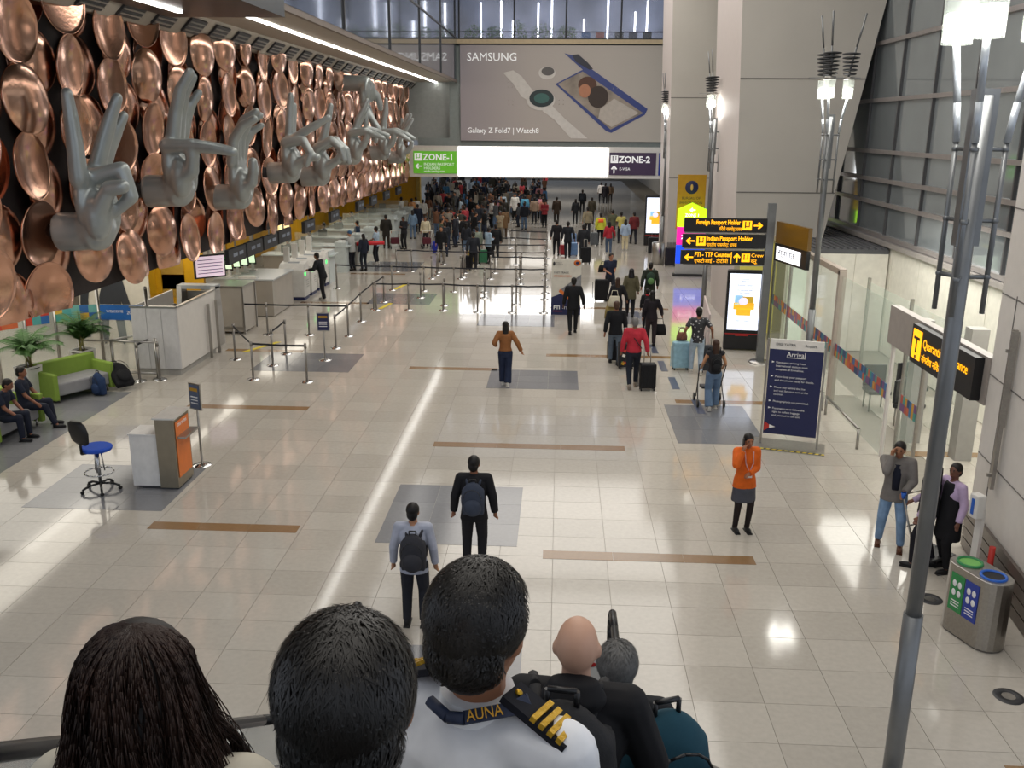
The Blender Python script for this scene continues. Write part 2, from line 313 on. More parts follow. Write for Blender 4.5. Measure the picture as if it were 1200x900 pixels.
# ------------------------------------------------------------------ billboard
bb = thing('billboard', 'huge grey advertisement panel with watch and folding phone on the end wall', 'billboard', (0, 54.9, 5.35))
BM = bpy.data.materials.new('billboard_print'); BM.use_nodes = True
def bbm():
    nt = BM.node_tree; b = nt.nodes['Principled BSDF']; L = nt.links.new
    tc = nt.nodes.new('ShaderNodeTexCoord'); mp = nt.nodes.new('ShaderNodeSeparateXYZ'); L(tc.outputs['Object'], mp.inputs[0])
    mr = nt.nodes.new('ShaderNodeMapRange'); mr.inputs['From Min'].default_value = -6; mr.inputs['From Max'].default_value = 6; L(mp.outputs['X'], mr.inputs['Value'])
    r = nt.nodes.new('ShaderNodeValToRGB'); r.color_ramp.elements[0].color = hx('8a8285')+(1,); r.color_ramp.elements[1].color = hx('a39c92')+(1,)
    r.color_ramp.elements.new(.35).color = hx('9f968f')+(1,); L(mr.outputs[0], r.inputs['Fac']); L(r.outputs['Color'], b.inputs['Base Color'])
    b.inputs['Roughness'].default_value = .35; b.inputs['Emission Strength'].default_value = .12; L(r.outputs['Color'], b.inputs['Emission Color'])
bbm()
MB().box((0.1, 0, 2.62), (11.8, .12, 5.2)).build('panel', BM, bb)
def bp(px, py, d=0):      # print position on the billboard from its own picture frame
    return V((-5.75+(px-540)*11.8/247, -.07-d, 5.2-(py-52)*5.15/113))
def flat(name, pts, m, d=.0, parent=bb, th=.012): return MB().prism([bp(a, b, d) for a, b in pts], (0, -th, 0)).build(name, m, parent)
SILV = mat('watch_print', 'c9c4be', .5); PBLU = mat('phone_blue_print', '32407c', .4); PDK = mat('phone_dark_print', '1e2030', .4)
flat('strap_print', [(590, 84), (602, 81), (612, 88), (628, 108), (622, 118), (612, 112), (602, 97)], SILV)
flat('strap_print', [(637, 129), (648, 122), (664, 138), (692, 162), (672, 162), (652, 140)], SILV)
def circ(cx, cy, rx, ry, n=28): return [(cx+rx*math.cos(6.283*i/n), cy+ry*math.sin(6.283*i/n)) for i in range(n)]
flat('watch_case_print', circ(635, 116, 17, 12.5), SILV, .014); flat('watch_face_print', circ(636, 114, 14.5, 10.5), mat('watch_face', '1d2b2b', .3), .028)
flat('watch_dial_print', circ(636, 114, 9, 6), mat('watch_dial', '37615a', .3), .042)
flat('camera_print', circ(642, 84, 10, 7.5), SILV); flat('camera_lens_print', circ(643, 82, 7.5, 5), mat('lens_print', '55504e', .3), .014)
flat('phone_print', [(662, 61), (671, 63), (762, 126), (759, 133), (720, 155), (714, 153), (652, 97), (684, 80)], PBLU)
flat('phone_screen_print', [(655, 97), (684, 82), (757, 131), (719, 151)], mat('phone_screen_print', '8e8377', .5, var=.4, scale=1.2), .014)
flat('photo_print', circ(690, 98, 11, 10), mat('photo_hair', '55372a', .6), .028); flat('photo_print', circ(687, 105, 7, 8), mat('photo_skin', 'b0795c', .6), .042); flat('photo_print', circ(703, 112, 12, 13), mat('photo_dark', '3a2e28', .6), .036)
flat('photo_print', [(706, 126), (722, 114), (752, 131), (720, 148), (704, 138)], mat('photo_shirt', 'b5aca2', .6), .03)
flat('phone_hinge_print', [(671, 63), (678, 62), (690, 72), (696, 79), (692, 80), (676, 71)], PDK, .03)
text('SAMSUNG', .62, WTXT, bb, bp(547, 70, .03), al='LEFT', mx=2.9)
text('Galaxy Z Fold7 | Watch8', .42, WTXT, bb, bp(547, 156, .03), mx=4.1)
for px in (600, 643): 
    for dy in (0,): pass
for i, (px, py) in enumerate([(a+dx, b+dy) for a, b in ((596, 96), (597, 117), (657, 116), (720, 97), (778, 97)) for dx in (0, 5) for dy in (0, 5)]): MB().ell(bp(px, py, .03), .025, 6, 4).build('fixing', CHROME, bb)
# ------------------------------------------------------------------ zone board
zb = thing('zone_sign_board', 'long white hanging board reading ZONE-1 and ZONE-2 above the far crowd', 'sign', (-.15, 54.4, 3.35))
zb.rotation_euler.y = -.000
MB().box((-1.1, .2, .85), (15.0, .4, 1.75)).build('frame', WPANEL, zb)
MB().box((-1.45, -.03, .87), (8.6, .04, 1.62)).build('lit_panel', mat('lit_white', 'ffffff', .4, emit='ffffff', es=3.2), zb)
FA = mat('faint_grey_lettering', 'e0e0e0', .5, emit='d8d8d8', es=1.0)
text('BUREAU OF IMMIGRATION', .22, FA, zb, (-5.0, -.06, .85)); text('Cred', .24, mat('faint_yellow_lettering', 'f0e7a0', .5, emit='f2e9a8', es=1), zb, (1.5, -.06, .68))
def arrow(parent, m, c, s, ang, dn=(0, -1, 0), name='arrow', yaw=0):
    pts = [(-1, 0), (-.15, .8), (.12, .55), (-.25, .17), (1, .17), (1, -.17), (-.25, -.17), (.12, -.55), (-.15, -.8)]
    ca, sa = math.cos(ang), math.sin(ang)
    return MB().prism([V((x*ca-z*sa, 0, x*sa+z*ca))*s for x, z in pts], (0, .006, 0)).build(name, m, parent, c)
def icon(parent, mb_, mf, c, s):      # person at counter pictogram
    MB().box((0, 0, 0), (s, .012, s)).build('pictogram', mb_, parent, c)
    q = MB().box((-s*.2, -.008, .0), (s*.12, .006, s*.5)).box((0, -.008, -s*.12), (s*.5, .006, s*.1)).box((s*.22, -.008, s*.05), (s*.1, .006, s*.4)).ell((-s*.2, -.008, s*.33), (s*.09, .004, s*.09), 8, 6).ell((s*.22, -.008, s*.33), (s*.08, .004, s*.08), 8, 6)
    q.build('pictogram_figure', mf, parent, c)
ZG = mat('zone_green', '5fae2c', .4, emit='5fae2c', es=.35); ZP = mat('zone_purple', '3b2a45', .5, emit='3b2a45', es=.15); ZB = mat('zone_blue', '1c3796', .4)
MB().box((-7.1, -.03, .8), (2.5, .04, 1.25)).build('green_panel', ZG, zb); MB().box((4.25, -.03, .8), (2.65, .04, 1.25)).build('purple_panel', ZP, zb); MB().box((6.0, -.03, .8), (.55, .04, 1.25)).build('blue_panel', ZB, zb)
text('ZONE-1', .5, WTXT, zb, (-7.8, -.06, .92), bold=.01, mx=1.75); icon(zb, WTXT, ZG, (-8.07, -.06, 1.1), .42); arrow(zb, WTXT, (-8.05, -.06, .58), .2, 0)
text('INDIAN PASSPORT', .22, WTXT, zb, (-7.75, -.06, .62), mx=1.75); text('HOLDERS', .22, WTXT, zb, (-7.75, -.06, .40)); text('भारतीय पासपोर्ट धारक', .14, WTXT, zb, (-7.75, -.06, .24))
text('ZONE-2', .5, WTXT, zb, (3.45, -.06, .88), bold=.015, mx=1.9); icon(zb, WTXT, ZP, (3.2, -.06, 1.06), .42); arrow(zb, WTXT, (3.2, -.06, .5), .22, -math.pi/2); text('E-VISA', .22, WTXT, zb, (3.5, -.06, .45))

# ------------------------------------------------------------------ recess behind the disc wall
MB().box((-15.8, 20, 1.6), (.2, 20, 3.2)).build('wall_left_7', mat('recess_wall', 'c4bdb0', .5), kind='structure')
rw = MB().box((-13.6, 46, 1.6), (.2, 31.5, 3.2)).build('wall_left_4', mat('recess_wall', 'b9b2a4', .5), kind='structure')
for y0, y1, m in ((30.2, 33.5, YEL), (36.8, 39.6, YEL), (40.2, 43.5, YEL), (46, 61.8, YEL)):
    n = max(1, round((y1-y0)/1.1)); d = (y1-y0)/n
    for i in range(n): MB().box((-13.46, y0+(i+.5)*d, 1.75), (.06, d-.03, 2.5)).build('panel', m, rw)
MB().box((-13.44, 44.8, 1.9), (.05, 1.6, 2.0)).build('lit_panel', mat('lit_cream', 'ffe9b0', .4, emit='ffe0a0', es=1.1), rw)
yw = MB().box((-11.6, 62.0, 1.6), (4.4, .3, 3.2)).build('wall_left_5', YEL, kind='structure')
for i in range(3): MB().box((-12.9+i*1.45, 61.82, 1.6), (1.4, .05, 3.1)).build('panel', YEL, yw)
MB().box((-9.35, 61.8, 1.6), (.25, .5, 3.2)).build('trim_4', mat('brass_trim', 'a58a3a', .4), kind='structure')
yb = MB().box((-12.15, 27.6, 1.8), (2.6, .12, 2.4)).build('wall_left_6', mat('yellow_back_panel', 'd8a317', .35, var=.05), kind='structure')
for x, z, a, b in ((-12.7, 1.9, .7, 1.5), (-11.8, 2.1, .7, 1.6), (-11.8, 1.4, .7, .7)): MB().box((x, 27.52, z), (a, .03, b)).build('panel', mat('ochre_panel', 'b58f38', .5) if z != 1.9 else YEL, yb)
# dancing figure mural: dark silhouettes on a pale panel
mu = thing('wall_mural', 'pale wall panel with black dancing silhouettes under the copper discs', 'mural', (-12.75, 25.6, 0), .0); mu.scale = (.8, 1, 1)
MB().box((0, 0, 1.5), (2.6, .08, 3.0)).build('panel', mat('mural_cream', 'c9c3b5', .5), mu)
def sil(pts): return MB().prism([V((x, -.05, z)) for x, z in pts], (0, -.01, 0)).build('silhouette', mat('silhouette_black', '2a2d33', .6), mu)
sil([(-.5, 0), (-.35, .1), (-.2, 1.1), (-.05, 1.2), (.05, .2), (.2, 0), (.35, .1), (.25, 1.3), (.6, .5), (.75, .6), (.4, 1.8), (.3, 2.3), (.9, 2.9), (.7, 2.95), (.1, 2.5), (-.2, 2.4), (-.5, 2.7), (-.9, 2.2), (-.8, 2.1), (-.5, 2.4), (-.4, 1.7), (-.7, 1.0)])
sil([(-1.2, .2), (-1.0, .2), (-.95, 1.3), (-.85, 1.7), (-1.0, 2.1), (-1.15, 1.8), (-1.25, 1.2)])
# ------------------------------------------------------------------ hanging signs below the discs
for i, (y, n) in enumerate(((26.3, 0), (27.9, 1), (29.5, 2), (31.1, 3), (34.3, 4), (38.3, 5), (43.4, 6), (46.6, 7), (50.2, 8), (54.0, 9))):
    s_ = thing('counter_sign', 'small dark counter sign under the copper discs, %s from the camera' % ('first', 'second', 'third', 'fourth', 'fifth', 'sixth', 'seventh', 'eighth', 'ninth', 'tenth')[i], 'sign', (-9.36, y, 2.56), 0, 'dark signs hanging over the counters')
    MB().box((0, 0, 0), (.12, 1.45, .42)).build('panel', DGREY, s_); MB().box((0, 0, .33), (.04, .04, .25)).build('bracket', STEEL, s_)
    [MB().box((.064, -.18+.5*q, .02), (.008, .34, .10)).build('text_line', mat('pale_sign_lettering', '8a94a4', .5), s_) for q in (0, 1)]
mon = thing('monitor', 'wall monitor with a pale pink timetable hanging under the discs', 'monitor', (-9.62, 24.9, 2.42), .75); mon.scale = (.7, 1, .82); MB().box((0, 0, .56), (.06, .05, .48)).build('bracket', STEEL, mon)
MB().box((0, 0, 0), (1.25, .08, .78)).build('case', BLACK, mon); MB().box((0, -.045, 0), (1.15, .01, .68)).build('screen', mat('pink_screen', 'd8c4d0', .4, emit='d8c0cc', es=.7), mon)
for r_ in range(5): MB().box((0, -.053, .22-r_*.11), (1.0, .004, .025)).build('text_line', mat('screen_text', '6a6a90', .5), mon)

# ------------------------------------------------------------------ right side: columns, glazing, walls
COLM = mat('column_cladding', 'bdb8b0', .55, var=.03, scale=.7); COLS = mat('column_side_cladding', 'c9bfba', .55, var=.02)
def column(name, yf, yb, xl0, xl1, xr0, xr1, top, side, zj):
    c = MB(); P0 = [(xl0, yf, 0), (xr0, yf, 0), (xr0, yb, 0), (xl0-.0, yb, 0)]; P1 = [(xl1, yf, top), (xr1, yf, top), (xr1, yb, top), (xl1, yb, top)]
    c.add([V(p) for p in P0+P1], [(3, 2, 1, 0), (4, 5, 6, 7), (1, 2, 6, 5), (2, 3, 7, 6)], 0); c.add([V(p) for p in P0+P1], [(0, 1, 5, 4)], 0); c.add([V(p) for p in P0+P1], [(3, 0, 4, 7)], 1)
    o = c.build(name, [COLM, COLS], kind='structure')
    for z in zj:
        t = z/top; a = xl0+(xl1-xl0)*t; b = xr0+(xr1-xr0)*t
        MB().box(((a+b)/2, yf, z), (b-a, .02, .03)).build('joint', mat('joint_grey', '6d6a66', .7), o)
    return o
column('wall_right', 29.0, 33.5, 5.55, 5.0, 7.6, 10.0, 14, 1, (4.3, 7.6, 11))
column('wall_right_2', 44.6, 48.6, 5.2, 4.8, 7.9, 8.2, 14, 1, (3.9, 7.5))
MB().box((6.6, 44.5, .45), (2.9, .1, .9)).build('baseboard_right', mat('grey_plinth', '77746f', .5), kind='structure')
iw = MB().box((7.85, 26.45, 1.4), (2.8, .1, 2.8)).build('wall_right_9', MATS['corridor_wall'] if 'corridor_wall' in MATS else mat('corridor_wall', 'e2dfd4', .5), kind='structure')
for i in range(3): MB().box((6.95+i*.92, 26.39, 1.4), (.90, .03, 2.76)).build('panel', MATS['corridor_wall'], iw)
MB().box((6.75, 26.3, 1.5), (.5, .06, 2.6)).build('wall_right_8', mat('pale_green_panel', 'cfdcc8', .4, emit='cfdcc8', es=.3), kind='structure')
pf = MB().box((6.15, 28.7, 1.5), (1.1, .1, 3.0)).build('column_glow', mat('yellow_glow_on_column', 'cfc86a', .4, emit='cfc555', es=.28), kind='structure')  # glowing sheet added for the yellow light falling on the column base
# far right wall beyond column 1
MB().box((9.5, 90, 3), (.3, 70, 6)).build('wall_right_4', mat('far_right_wall', 'a8a49d', .6), kind='structure')
MB().box((8.4, 57, 3.2), (2.6, .3, 6.4)).build('wall_right_5', mat('far_stone_wall', '9a948b', .6), kind='structure')
XG = 9.3
wr = MB().box((XG+.1, 24.5, 1.5), (.15, 33, 3.0)).build('wall_right_6', mat('corridor_wall', 'e2dfd4', .5), kind='structure')
for i in range(16): MB().box((XG+.0, 9.2+i*2.0, 1.5), (.03, 1.97, 2.96)).build('panel', MATS['corridor_wall'], wr)
MB().box((XG-.02, 24.5, 3.06), (.26, 33, .12)).build('trim_5', mat('ledge_grey', '97928e', .5), kind='structure')
gz = MB().box((XG+.08, 27, 8.6), (.06, 38, 10.8)).build('window_2', mat('facade_glass', 'a3abaf', .05, .5, spec=.9, var=.10, scale=.5), kind='structure')
ALU = mat('mullion_aluminium', 'a39d9c', .4, .5)
for z in (3.2, 4.1, 4.75, 5.55, 7.0, 8.6, 10.4): MB().box((XG, 27, z), (.10, 38, .11)).build('mullion', ALU, gz)
for i in range(14): MB().box((XG+.01, 10+i*2.45, 8.6), (.07, .06, 10.8)).build('mullion', mat('dark_mullion', '4b4b4d', .4), gz)
lr = MB()
lr.box((7.9, 30.2, 2.86), (2.7, 7.6, .12))
lr.build('ceiling_3', mat('dark_slatted_roof', '55565a', .5), kind='structure')
for i in range(14): MB().box((6.7+i*.19, 30.2, 2.94), (.12, 7.5, .04)).build('slat', mat('dark_slat', '5c5d61', .5), bpy.data.objects['ceiling_3'])
# near right wall with louvred skirting
rwa = thing
A, B = V((6.35, 13.4, 0)), V((5.75, 8.2, 0))
wn = MB().prism([A, B, B+V((1.2, 0, 0)), A+V((1.2, 0, 0))], (0, 0, 11)).build('wall_right_7', WPANEL, kind='structure')
dirw = (B-A).normalized(); nrm = V((dirw.y, -dirw.x, 0)); nrm = nrm if nrm.x < 0 else -nrm; az = math.atan2(dirw.y, dirw.x)
for z in (1.55, 2.75, 3.95, 5.15): MB().box((A+B)/2+V((0, 0, z))+nrm*.003, (5.2, .012, .014), rz=az).build('joint', mat('joint_dark', '6d6a68', .7), wn)
for t in (.0, 1.75, 3.5): MB().box(A+dirw*(t+.6)+V((0, 0, 2.3))+nrm*.003, (.014, .012, 3.4), rz=az).build('joint', MATS['joint_dark'], wn)
for k in range(4): MB().box((A+B)/2+V((0, 0, .1+k*.17))+nrm*(.035), (5.22, .05, .15), rz=az).build('skirting_board', mat('brown_steel_skirting', '6a625c', .3, .7), wn)
gr = thing('wall_rail', 'slim vertical metal wall rail mounted on the white right wall', 'rail', A+dirw*.9+nrm*.07, az)
pA = F(1188, 395)
MB().box((0, 0, 2.45), (.10, .05, 2.3)).build('rail', STEEL, gr); MB().box((.03, 0, 2.9), (.03, .09, 1.35)).build('fin', STEEL, gr)
for z in (1.5, 3.3): MB().box((0, -.04, z), (.04, .08, .04)).build('bracket', STEEL, gr)

# ------------------------------------------------------------------ glass partition, gate and header sign
XP = 6.4
gp = thing('glass_partition', 'tall glass partition with a multicoloured sticker band right of the walkway', 'partition', (XP, 17.4, 0))
for y0, y1 in ((.0, 1.75), (1.85, 3.6), (3.7, 5.9), (6.0, 8.2), (8.3, 10.2)):
    MB().box((0, (y0+y1)/2, 1.5), (.03, y1-y0, 2.98)).build('pane', GTINT, gp)
TANF = mat('champagne_frame', 'b3a79b', .4, .2)
MB().box((0, 3.65, 1.55), (.16, .14, 3.1)).box((0, 7.0, 3.08), (.16, 6.8, .13)).build('frame', TANF, gp)
for y in (5.95, 8.25, 10.3): MB().box((0, y, 1.5), (.08, .07, 3.0)).build('post', STEEL, gp)
COLS_ = ['b0463c', '2f6f9e', 'c7902f', '3f8f86', '6d4a7a', '27456f', 'c0603a']
def band(parent, y0, y1, z, rd, x=-.02, hgt=.24, ax='y', th=.004, st=.11, hues=None):
    cols_ = list(hues) if hues else COLS_; n = int((y1-y0)/st); mbs = [MB() for _ in cols_]
    for i in range(n):
        for k in range(2):
            a = y0+i*st; zz = z+k*hgt/2; mb = mbs[rd.randrange(len(cols_))]; b = a+st
            pts = [V((x, a, zz)), V((x, b, zz)), V((x, b, zz+hgt/2)), V((x, a, zz+hgt/2))] if ax == 'y' else [V((a, x, zz)), V((b, x, zz)), V((b, x, zz+hgt/2)), V((a, x, zz+hgt/2))]
            mb.prism(pts, (-th, 0, 0) if ax == 'y' else (0, -th, 0))
    whole = MB()
    for i, m in enumerate(mbs): whole.add(m.v, m.f, i)
    return whole.build('sticker_band', [mat('band_'+c, c, .5) for c in cols_], parent)
band(gp, 0, 10.2, 1.15, random.Random(3), hgt=.3)
for y0 in (.4, 3.0):
    MB().tube([(-.35, y0, 0), (-.35, y0, .42), (-.35, y0+2.3, .42), (-.35, y0+2.3, 0)], .03, 8).build('guard_rail', STEEL, gp)
MB().box((0, .03, 1.15), (.05, .1, 2.35), 0).build('jamb', WPANEL, gp)
MB().box((.1, -.35, 1.15), (.05, .06, 2.3)).box((.1, -1.25, 1.15), (.05, .06, 2.3)).box((.1, -.8, 2.27), (.05, .95, .06)).build('door_frame', STEEL, gp)
MB().box((.1, -.8, 1.12), (.02, .85, 2.2)).build('door_leaf', GTINT, gp); band(gp, -1.22, -.38, 1.1, random.Random(9), x=.07, hgt=.3)
hd = MB().box((XP+.0, 15.5, 2.62), (.16, 4.2, .72)).build('trim_6', mat('header_taupe', '9b938c', .4), kind='structure')
pt2 = thing('inner_glass_screen', 'greenish inner glass screen with steel posts inside the clearance room', 'partition', (XP+1.6, 18, 0))
MB().box((0, 3, 1.2), (.03, 6, 2.4)).build('pane', GTINT, pt2)
for y in (0, 3, 6): MB().box((0, y, 1.25), (.07, .07, 2.5)).build('post', STEEL, pt2)
for i, (x, y, h, ww) in enumerate(((7.3, 18.4, 2.55, .3), (7.9, 17.4, 2.6, .32), (8.4, 15.2, 2.2, .4))):
    MB().box((0, 0, h/2), (ww, ww, h)).build('post', GREY, loc=(x, y, 0), label='grey square pillar inside the clearance room, %s' % ('farthest from the hall door', 'middle one of the three', 'closest to the hall door')[i], cat='pillar', group='pillars in the clearance room')
for i, (x, y) in enumerate(((7.3, 20.6), (8.2, 20.9), (7.6, 19.4))):
    q = thing('waiting_chair', 'dark grey waiting chair behind the partition glass, %s' % ('by the tall frame', 'against the corridor wall', 'next to the grey pillar')[i], 'chair', (x, y, 0), .4*i, 'waiting chairs in the clearance room')
    bevel(MB().box((0, 0, .45), (.5, .5, .08)).build('seat', DGREY, q)); bevel(MB().box((0, .24, .75), (.5, .06, .5)).build('backrest', DGREY, q))
    for a in (-.2, .2):
        for b in (-.2, .2): MB().fr((a, b, 0), (a, b, .42), .02, n=6).build('leg', STEEL, q)
qs = thing('door_sign', 'black lit header sign reading Quarantine Clearance over the glass door', 'sign', (XP-.14, 16.0, 2.3))
MB().box((0, -1.2, .32), (.16, 2.5, .66)).build('case', BLACK, qs)
MB().box((-.085, -.22, .33), (.01, .38, .5)).build('pictogram', YTXT, qs); MB().box((-.092, -.22, .3), (.01, .05, .22)).box((-.092, -.22, .12), (.01, .06, .05)).box((-.092, -.22, .44), (.01, .25, .05)).build('pictogram_figure', BLACK, qs)
RS = (math.pi/2, 0, -math.pi/2)
text('Quarantine Clearance', .22, YTXT, qs, (-.09, -.5, .34), RS, mx=1.75); text('संगरोध निकासी', .17, YTXT, qs, (-.09, -.5, .1), RS)
# arrival banner
ab = thing('banner_stand', 'blue Arrival notice banner standing in front of the glass partition', 'banner', (4.7, 17.85, 0), -.28)
MB().box((0, 0, 1.22), (1.02, .04, 1.95)).build('panel', NAVY, ab); MB().box((0, -.003, 2.1), (1.02, .045, .2)).build('header', WHITE, ab)
for s in (-1, 1): MB().box((s*.545, 0, 1.1), (.04, .05, 2.2)).build('post', STEEL, ab)
MB().box((0, 0, .01), (1.4, .7, .02)).build('base', STEEL, ab)
for k in range(12): MB().prism([V((-.7+k*.117, -.36, .021)), V((-.66+k*.117, -.36, .021)), V((-.63+k*.117, -.30, .021)), V((-.67+k*.117, -.30, .021))], (0, 0, .003)).build('tape_stripe', BLACK, ab)
MB().box((0, -.33, .0205), (1.4, .06, .001)).build('tape', MATS['yellow_tape'], ab)
text('Arrival', .13, TXTW, ab, (0, -.03, 1.87), al='CENTER'); MB().box((0, -.03, 1.845), (.36, .004, .012)).build('underline', TXTW, ab)
text('DIGI YATRA', .07, DTXT, ab, (-.4, -.03, 2.08)); text('Airport', .07, DTXT, ab, (.15, -.03, 2.08))
ls = [['Passengers arriving from', 'international stations must', 'complete all formalities.'], ['Please keep your passport', 'and documents ready for checks.'], ['Please stay behind the line', 'and wait for your turn at the', 'counter.'], ['Photography is not permitted.'], ['Passengers must follow the', 'signs to collect baggage', 'and proceed to the exit.']]
z = 1.72
for g_ in ls:
    MB().prism([V((-.45, -.025, z)), V((-.40, -.025, z+.02)), V((-.45, -.025, z+.04))], (0, -.003, 0)).build('bullet', TXTW, ab)
    for t in g_: text(t, .056, TXTW, ab, (-.37, -.03, z), ext=.001); z -= .072
    z -= .075
MB().prism([V((-.5, -.025, .30)), V((-.5, -.025, .5)), V((-.36, -.025, .4))], (0, -.003, 0)).build('logo', mat('red_print', 'c03028', .5), ab)
MB().prism([V((-.4, -.028, .36)), V((-.4, -.028, .44)), V((-.28, -.028, .4))], (0, -.003, 0)).build('logo', TXTW, ab)

# ------------------------------------------------------------------ directional sign post
sp = thing('direction_sign_post', 'grey post carrying three black arrow boards with yellow lettering', 'sign', (5.55, 24.8, 0))
MB().box((0, 0, 2.15), (.2, .14, 4.3)).build('post', POLE, sp); MB().lathe([(.001, .05), (.28, .05), (.3, .0)], n=20).build('base', STEEL, sp)
bd = [(3.72, 'Foreign Passport Holder', 'विदेशी पासपोर्ट धारक'), (3.3, 'Indian Passport Holder', 'भारतीय पासपोर्ट धारक'), (2.87, 'FTI - TTP Counter', 'एफटीआई - टीटीपी')]
for i, (z, a, b) in enumerate(bd):
    MB().box((-1.18, 0, z), (2.15+i*.05, .12, .36)).build('board', BLACK, sp)
    MB().box((-1.18, -.01, z-.205), (2.1, .1, .03)).build('trim_strip', STEEL, sp)
    if i == 0: text(a, .17, YTXT, sp, (-1.95, -.065, z+.02), mx=1.15, bold=.004); text(b, .13, YTXT, sp, (-1.35, -.065, z-.14), mx=.6); icon(sp, YTXT, BLACK, (-.62, -.066, z), .24); arrow(sp, YTXT, (-.33, -.066, z), .12, math.pi)
    if i == 1: text(a, .17, YTXT, sp, (-1.66, -.065, z+.02), mx=1.2, bold=.004); text(b, .13, YTXT, sp, (-1.66, -.065, z-.14), mx=.8); icon(sp, YTXT, BLACK, (-1.8, -.066, z), .24); arrow(sp, YTXT, (-2.08, -.066, z), .12, 0)
    if i == 2:
        text(a, .17, YTXT, sp, (-1.95, -.065, z+.02), mx=.95, bold=.004); text(b, .13, YTXT, sp, (-1.95, -.065, z-.14), mx=.9); arrow(sp, YTXT, (-2.1, -.066, z), .12, 0); arrow(sp, YTXT, (-.83, -.066, z), .12, -math.pi/2)
        MB().box((-.98, -.066, z), (.02, .01, .3)).build('divider', YTXT, sp); icon(sp, YTXT, BLACK, (-.6, -.066, z), .22); text('Crew', .14, YTXT, sp, (-.46, -.065, z+.02), mx=.33); text('क्रू', .13, YTXT, sp, (-.46, -.065, z-.13), mx=.33)
sb = thing('side_sign_box', 'angled dark sign box with a lit white lower panel right of the post', 'sign', (5.72, 24.75, 2.95), -1.36); sb.scale = (1.9, 1, 1)
MB().box((.5, 0, .62), (.95, .1, .55)).build('upper_panel', mat('bronze_glow_panel', '4a3818', .3, emit='7a5510', es=.25), sb); MB().box((.5, 0, .1), (.95, .1, .45)).build('case', BLACK, sb)
MB().box((.45, -.055, .1), (.72, .01, .34)).build('lit_panel', SCREENW, sb); text('स्वागत', .2, DTXT, sb, (.15, -.065, .06), mx=.5)
# digital totems
def totem(loc, rz, label, s=1):
    t = thing('digital_totem', label, 'screen', loc, rz, 'digital advertisement totems')
    bevel(MB().box((0, 0, 1.17*s), (1.0*s, .22*s, 2.3*s)).build('case', BLACK, t), .03)
    MB().box((0, -.115*s, 1.42*s), (.86*s, .012, 1.62*s)).build('screen', mat('bluewhite_screen', 'e4ecff', .3, emit='e2ebff', es=1.15), t)
    MB().box((0, -.112*s, .49*s), (.94*s, .02, .03)).build('red_strip', mat('red_plastic', 'b02020', .4), t); MB().box((0, -.118*s, .47*s), (.36*s, .02, .07)).build('red_badge', MATS['red_plastic'], t)
    Y_ = mat('screen_yellow', 'e6ae2a', .5, emit='e6ae2a', es=.8); G_ = mat('screen_sky', '8fbde0', .5, emit='8fbde0', es=.8); W_ = mat('screen_pink', 'e6d4e8', .5, emit='e6d4e8', es=.9); O_ = mat('screen_ochre', 'b9962c', .5, emit='b9962c', es=.7)
    for x, z, a, b, m in ((-.15, 1.47, .22, .28, G_), (.1, 1.45, .3, .26, O_), (0, 1.3, .58, .2, Y_), (0, 1.14, .4, .22, Y_)): MB().box((x*s, -.123*s, z*s), (a*s, .008, b*s)).build('picture', m, t)
    MB().ell((-.02*s, -.128*s, 1.44*s), (.13*s, .004, .11*s), 14, 8).build('picture', W_, t)
    T_ = mat('screen_dark_text', '4a4a60', .5)
    for q, tx, sz in ((2.06, 'Powered by', .045), (1.99, 'Airport', .07), (1.88, 'Discover a faster', .06), (1.81, 'way to travel through', .06), (1.74, 'the terminal with', .06), (1.67, 'your phone', .06), (.86, 'Search   Airport', .06)): text(tx, sz*s, T_, t, (0, -.124*s, q*s), al='CENTER')
    return t
totem((5.3, 26.3, 0), -.1, 'tall black advertisement totem with a lit white screen beside the sign post')
totem((5.15, 50.5, 0), 0, 'distant lit advertisement totem seen left of the first big column', 1.15)
# yellow wall board and the hexagon totem
yo = thing('wall_board', 'mustard yellow board with a round navy emblem on the first column', 'sign', (5.62, 40.6, 2.0))
MB().box((0, 0, 1.1), (1.2, .08, 2.3)).build('panel', mat('mustard_print', 'b98a1c', .4), yo)
MB().lathe([(.001, .05), (.26, .05), (.28, .04)], (0, 0, 1.72), n=24, M=Matrix.Rotation(math.pi/2, 3, 'X')).build('emblem', NAVY, yo)
MB().ell((0, -.06, 1.72), (.06, .01, .14), 8, 6).build('emblem_figure', mat('emblem_gold', 'd8b060', .4), yo)
text('BUREAU OF', .15, DTXT, yo, (0, -.045, 1.22), al='CENTER'); text('IMMIGRATION', .15, DTXT, yo, (0, -.045, 1.02), al='CENTER')
MB().prism([V((-.1, -.045, .62)), V((.6, -.045, .9)), V((.6, -.045, .1)), V((.2, -.045, .1))], (0, -.004, 0)).build('navy_corner', NAVY, yo)
hxs = thing('zone_totem', 'totem with a glowing green hexagon sign over magenta and blue panels', 'sign', (5.62, 40.0, 0))
HG = mat('hex_green_glow', 'a6e01c', .4, emit='a8e818', es=1.5)
MB().prism([V(p) for p in ((-.6, -.08, 2.12), (.6, -.08, 2.12), (.6, -.08, 2.85), (0, -.08, 3.12), (-.6, -.08, 2.85))], (0, .16, 0)).build('hexagon_panel', HG, hxs)
for z0, z1, m in ((1.35, 2.1, mat('magenta_glow', 'e0209a', .4, emit='e0209a', es=.9)), (.55, 1.33, mat('blue_glow', '1a4ae0', .4, emit='1a4ae0', es=1)), (.1, .54, mat('silver_base', 'b0b0b0', .4))): MB().box((0, 0, (z0+z1)/2), (1.2, .16, z1-z0-.01)).build('panel', m, hxs)
MB().box((0, 0, .05), (1.4, .4, .1)).build('base', DGREY, hxs)
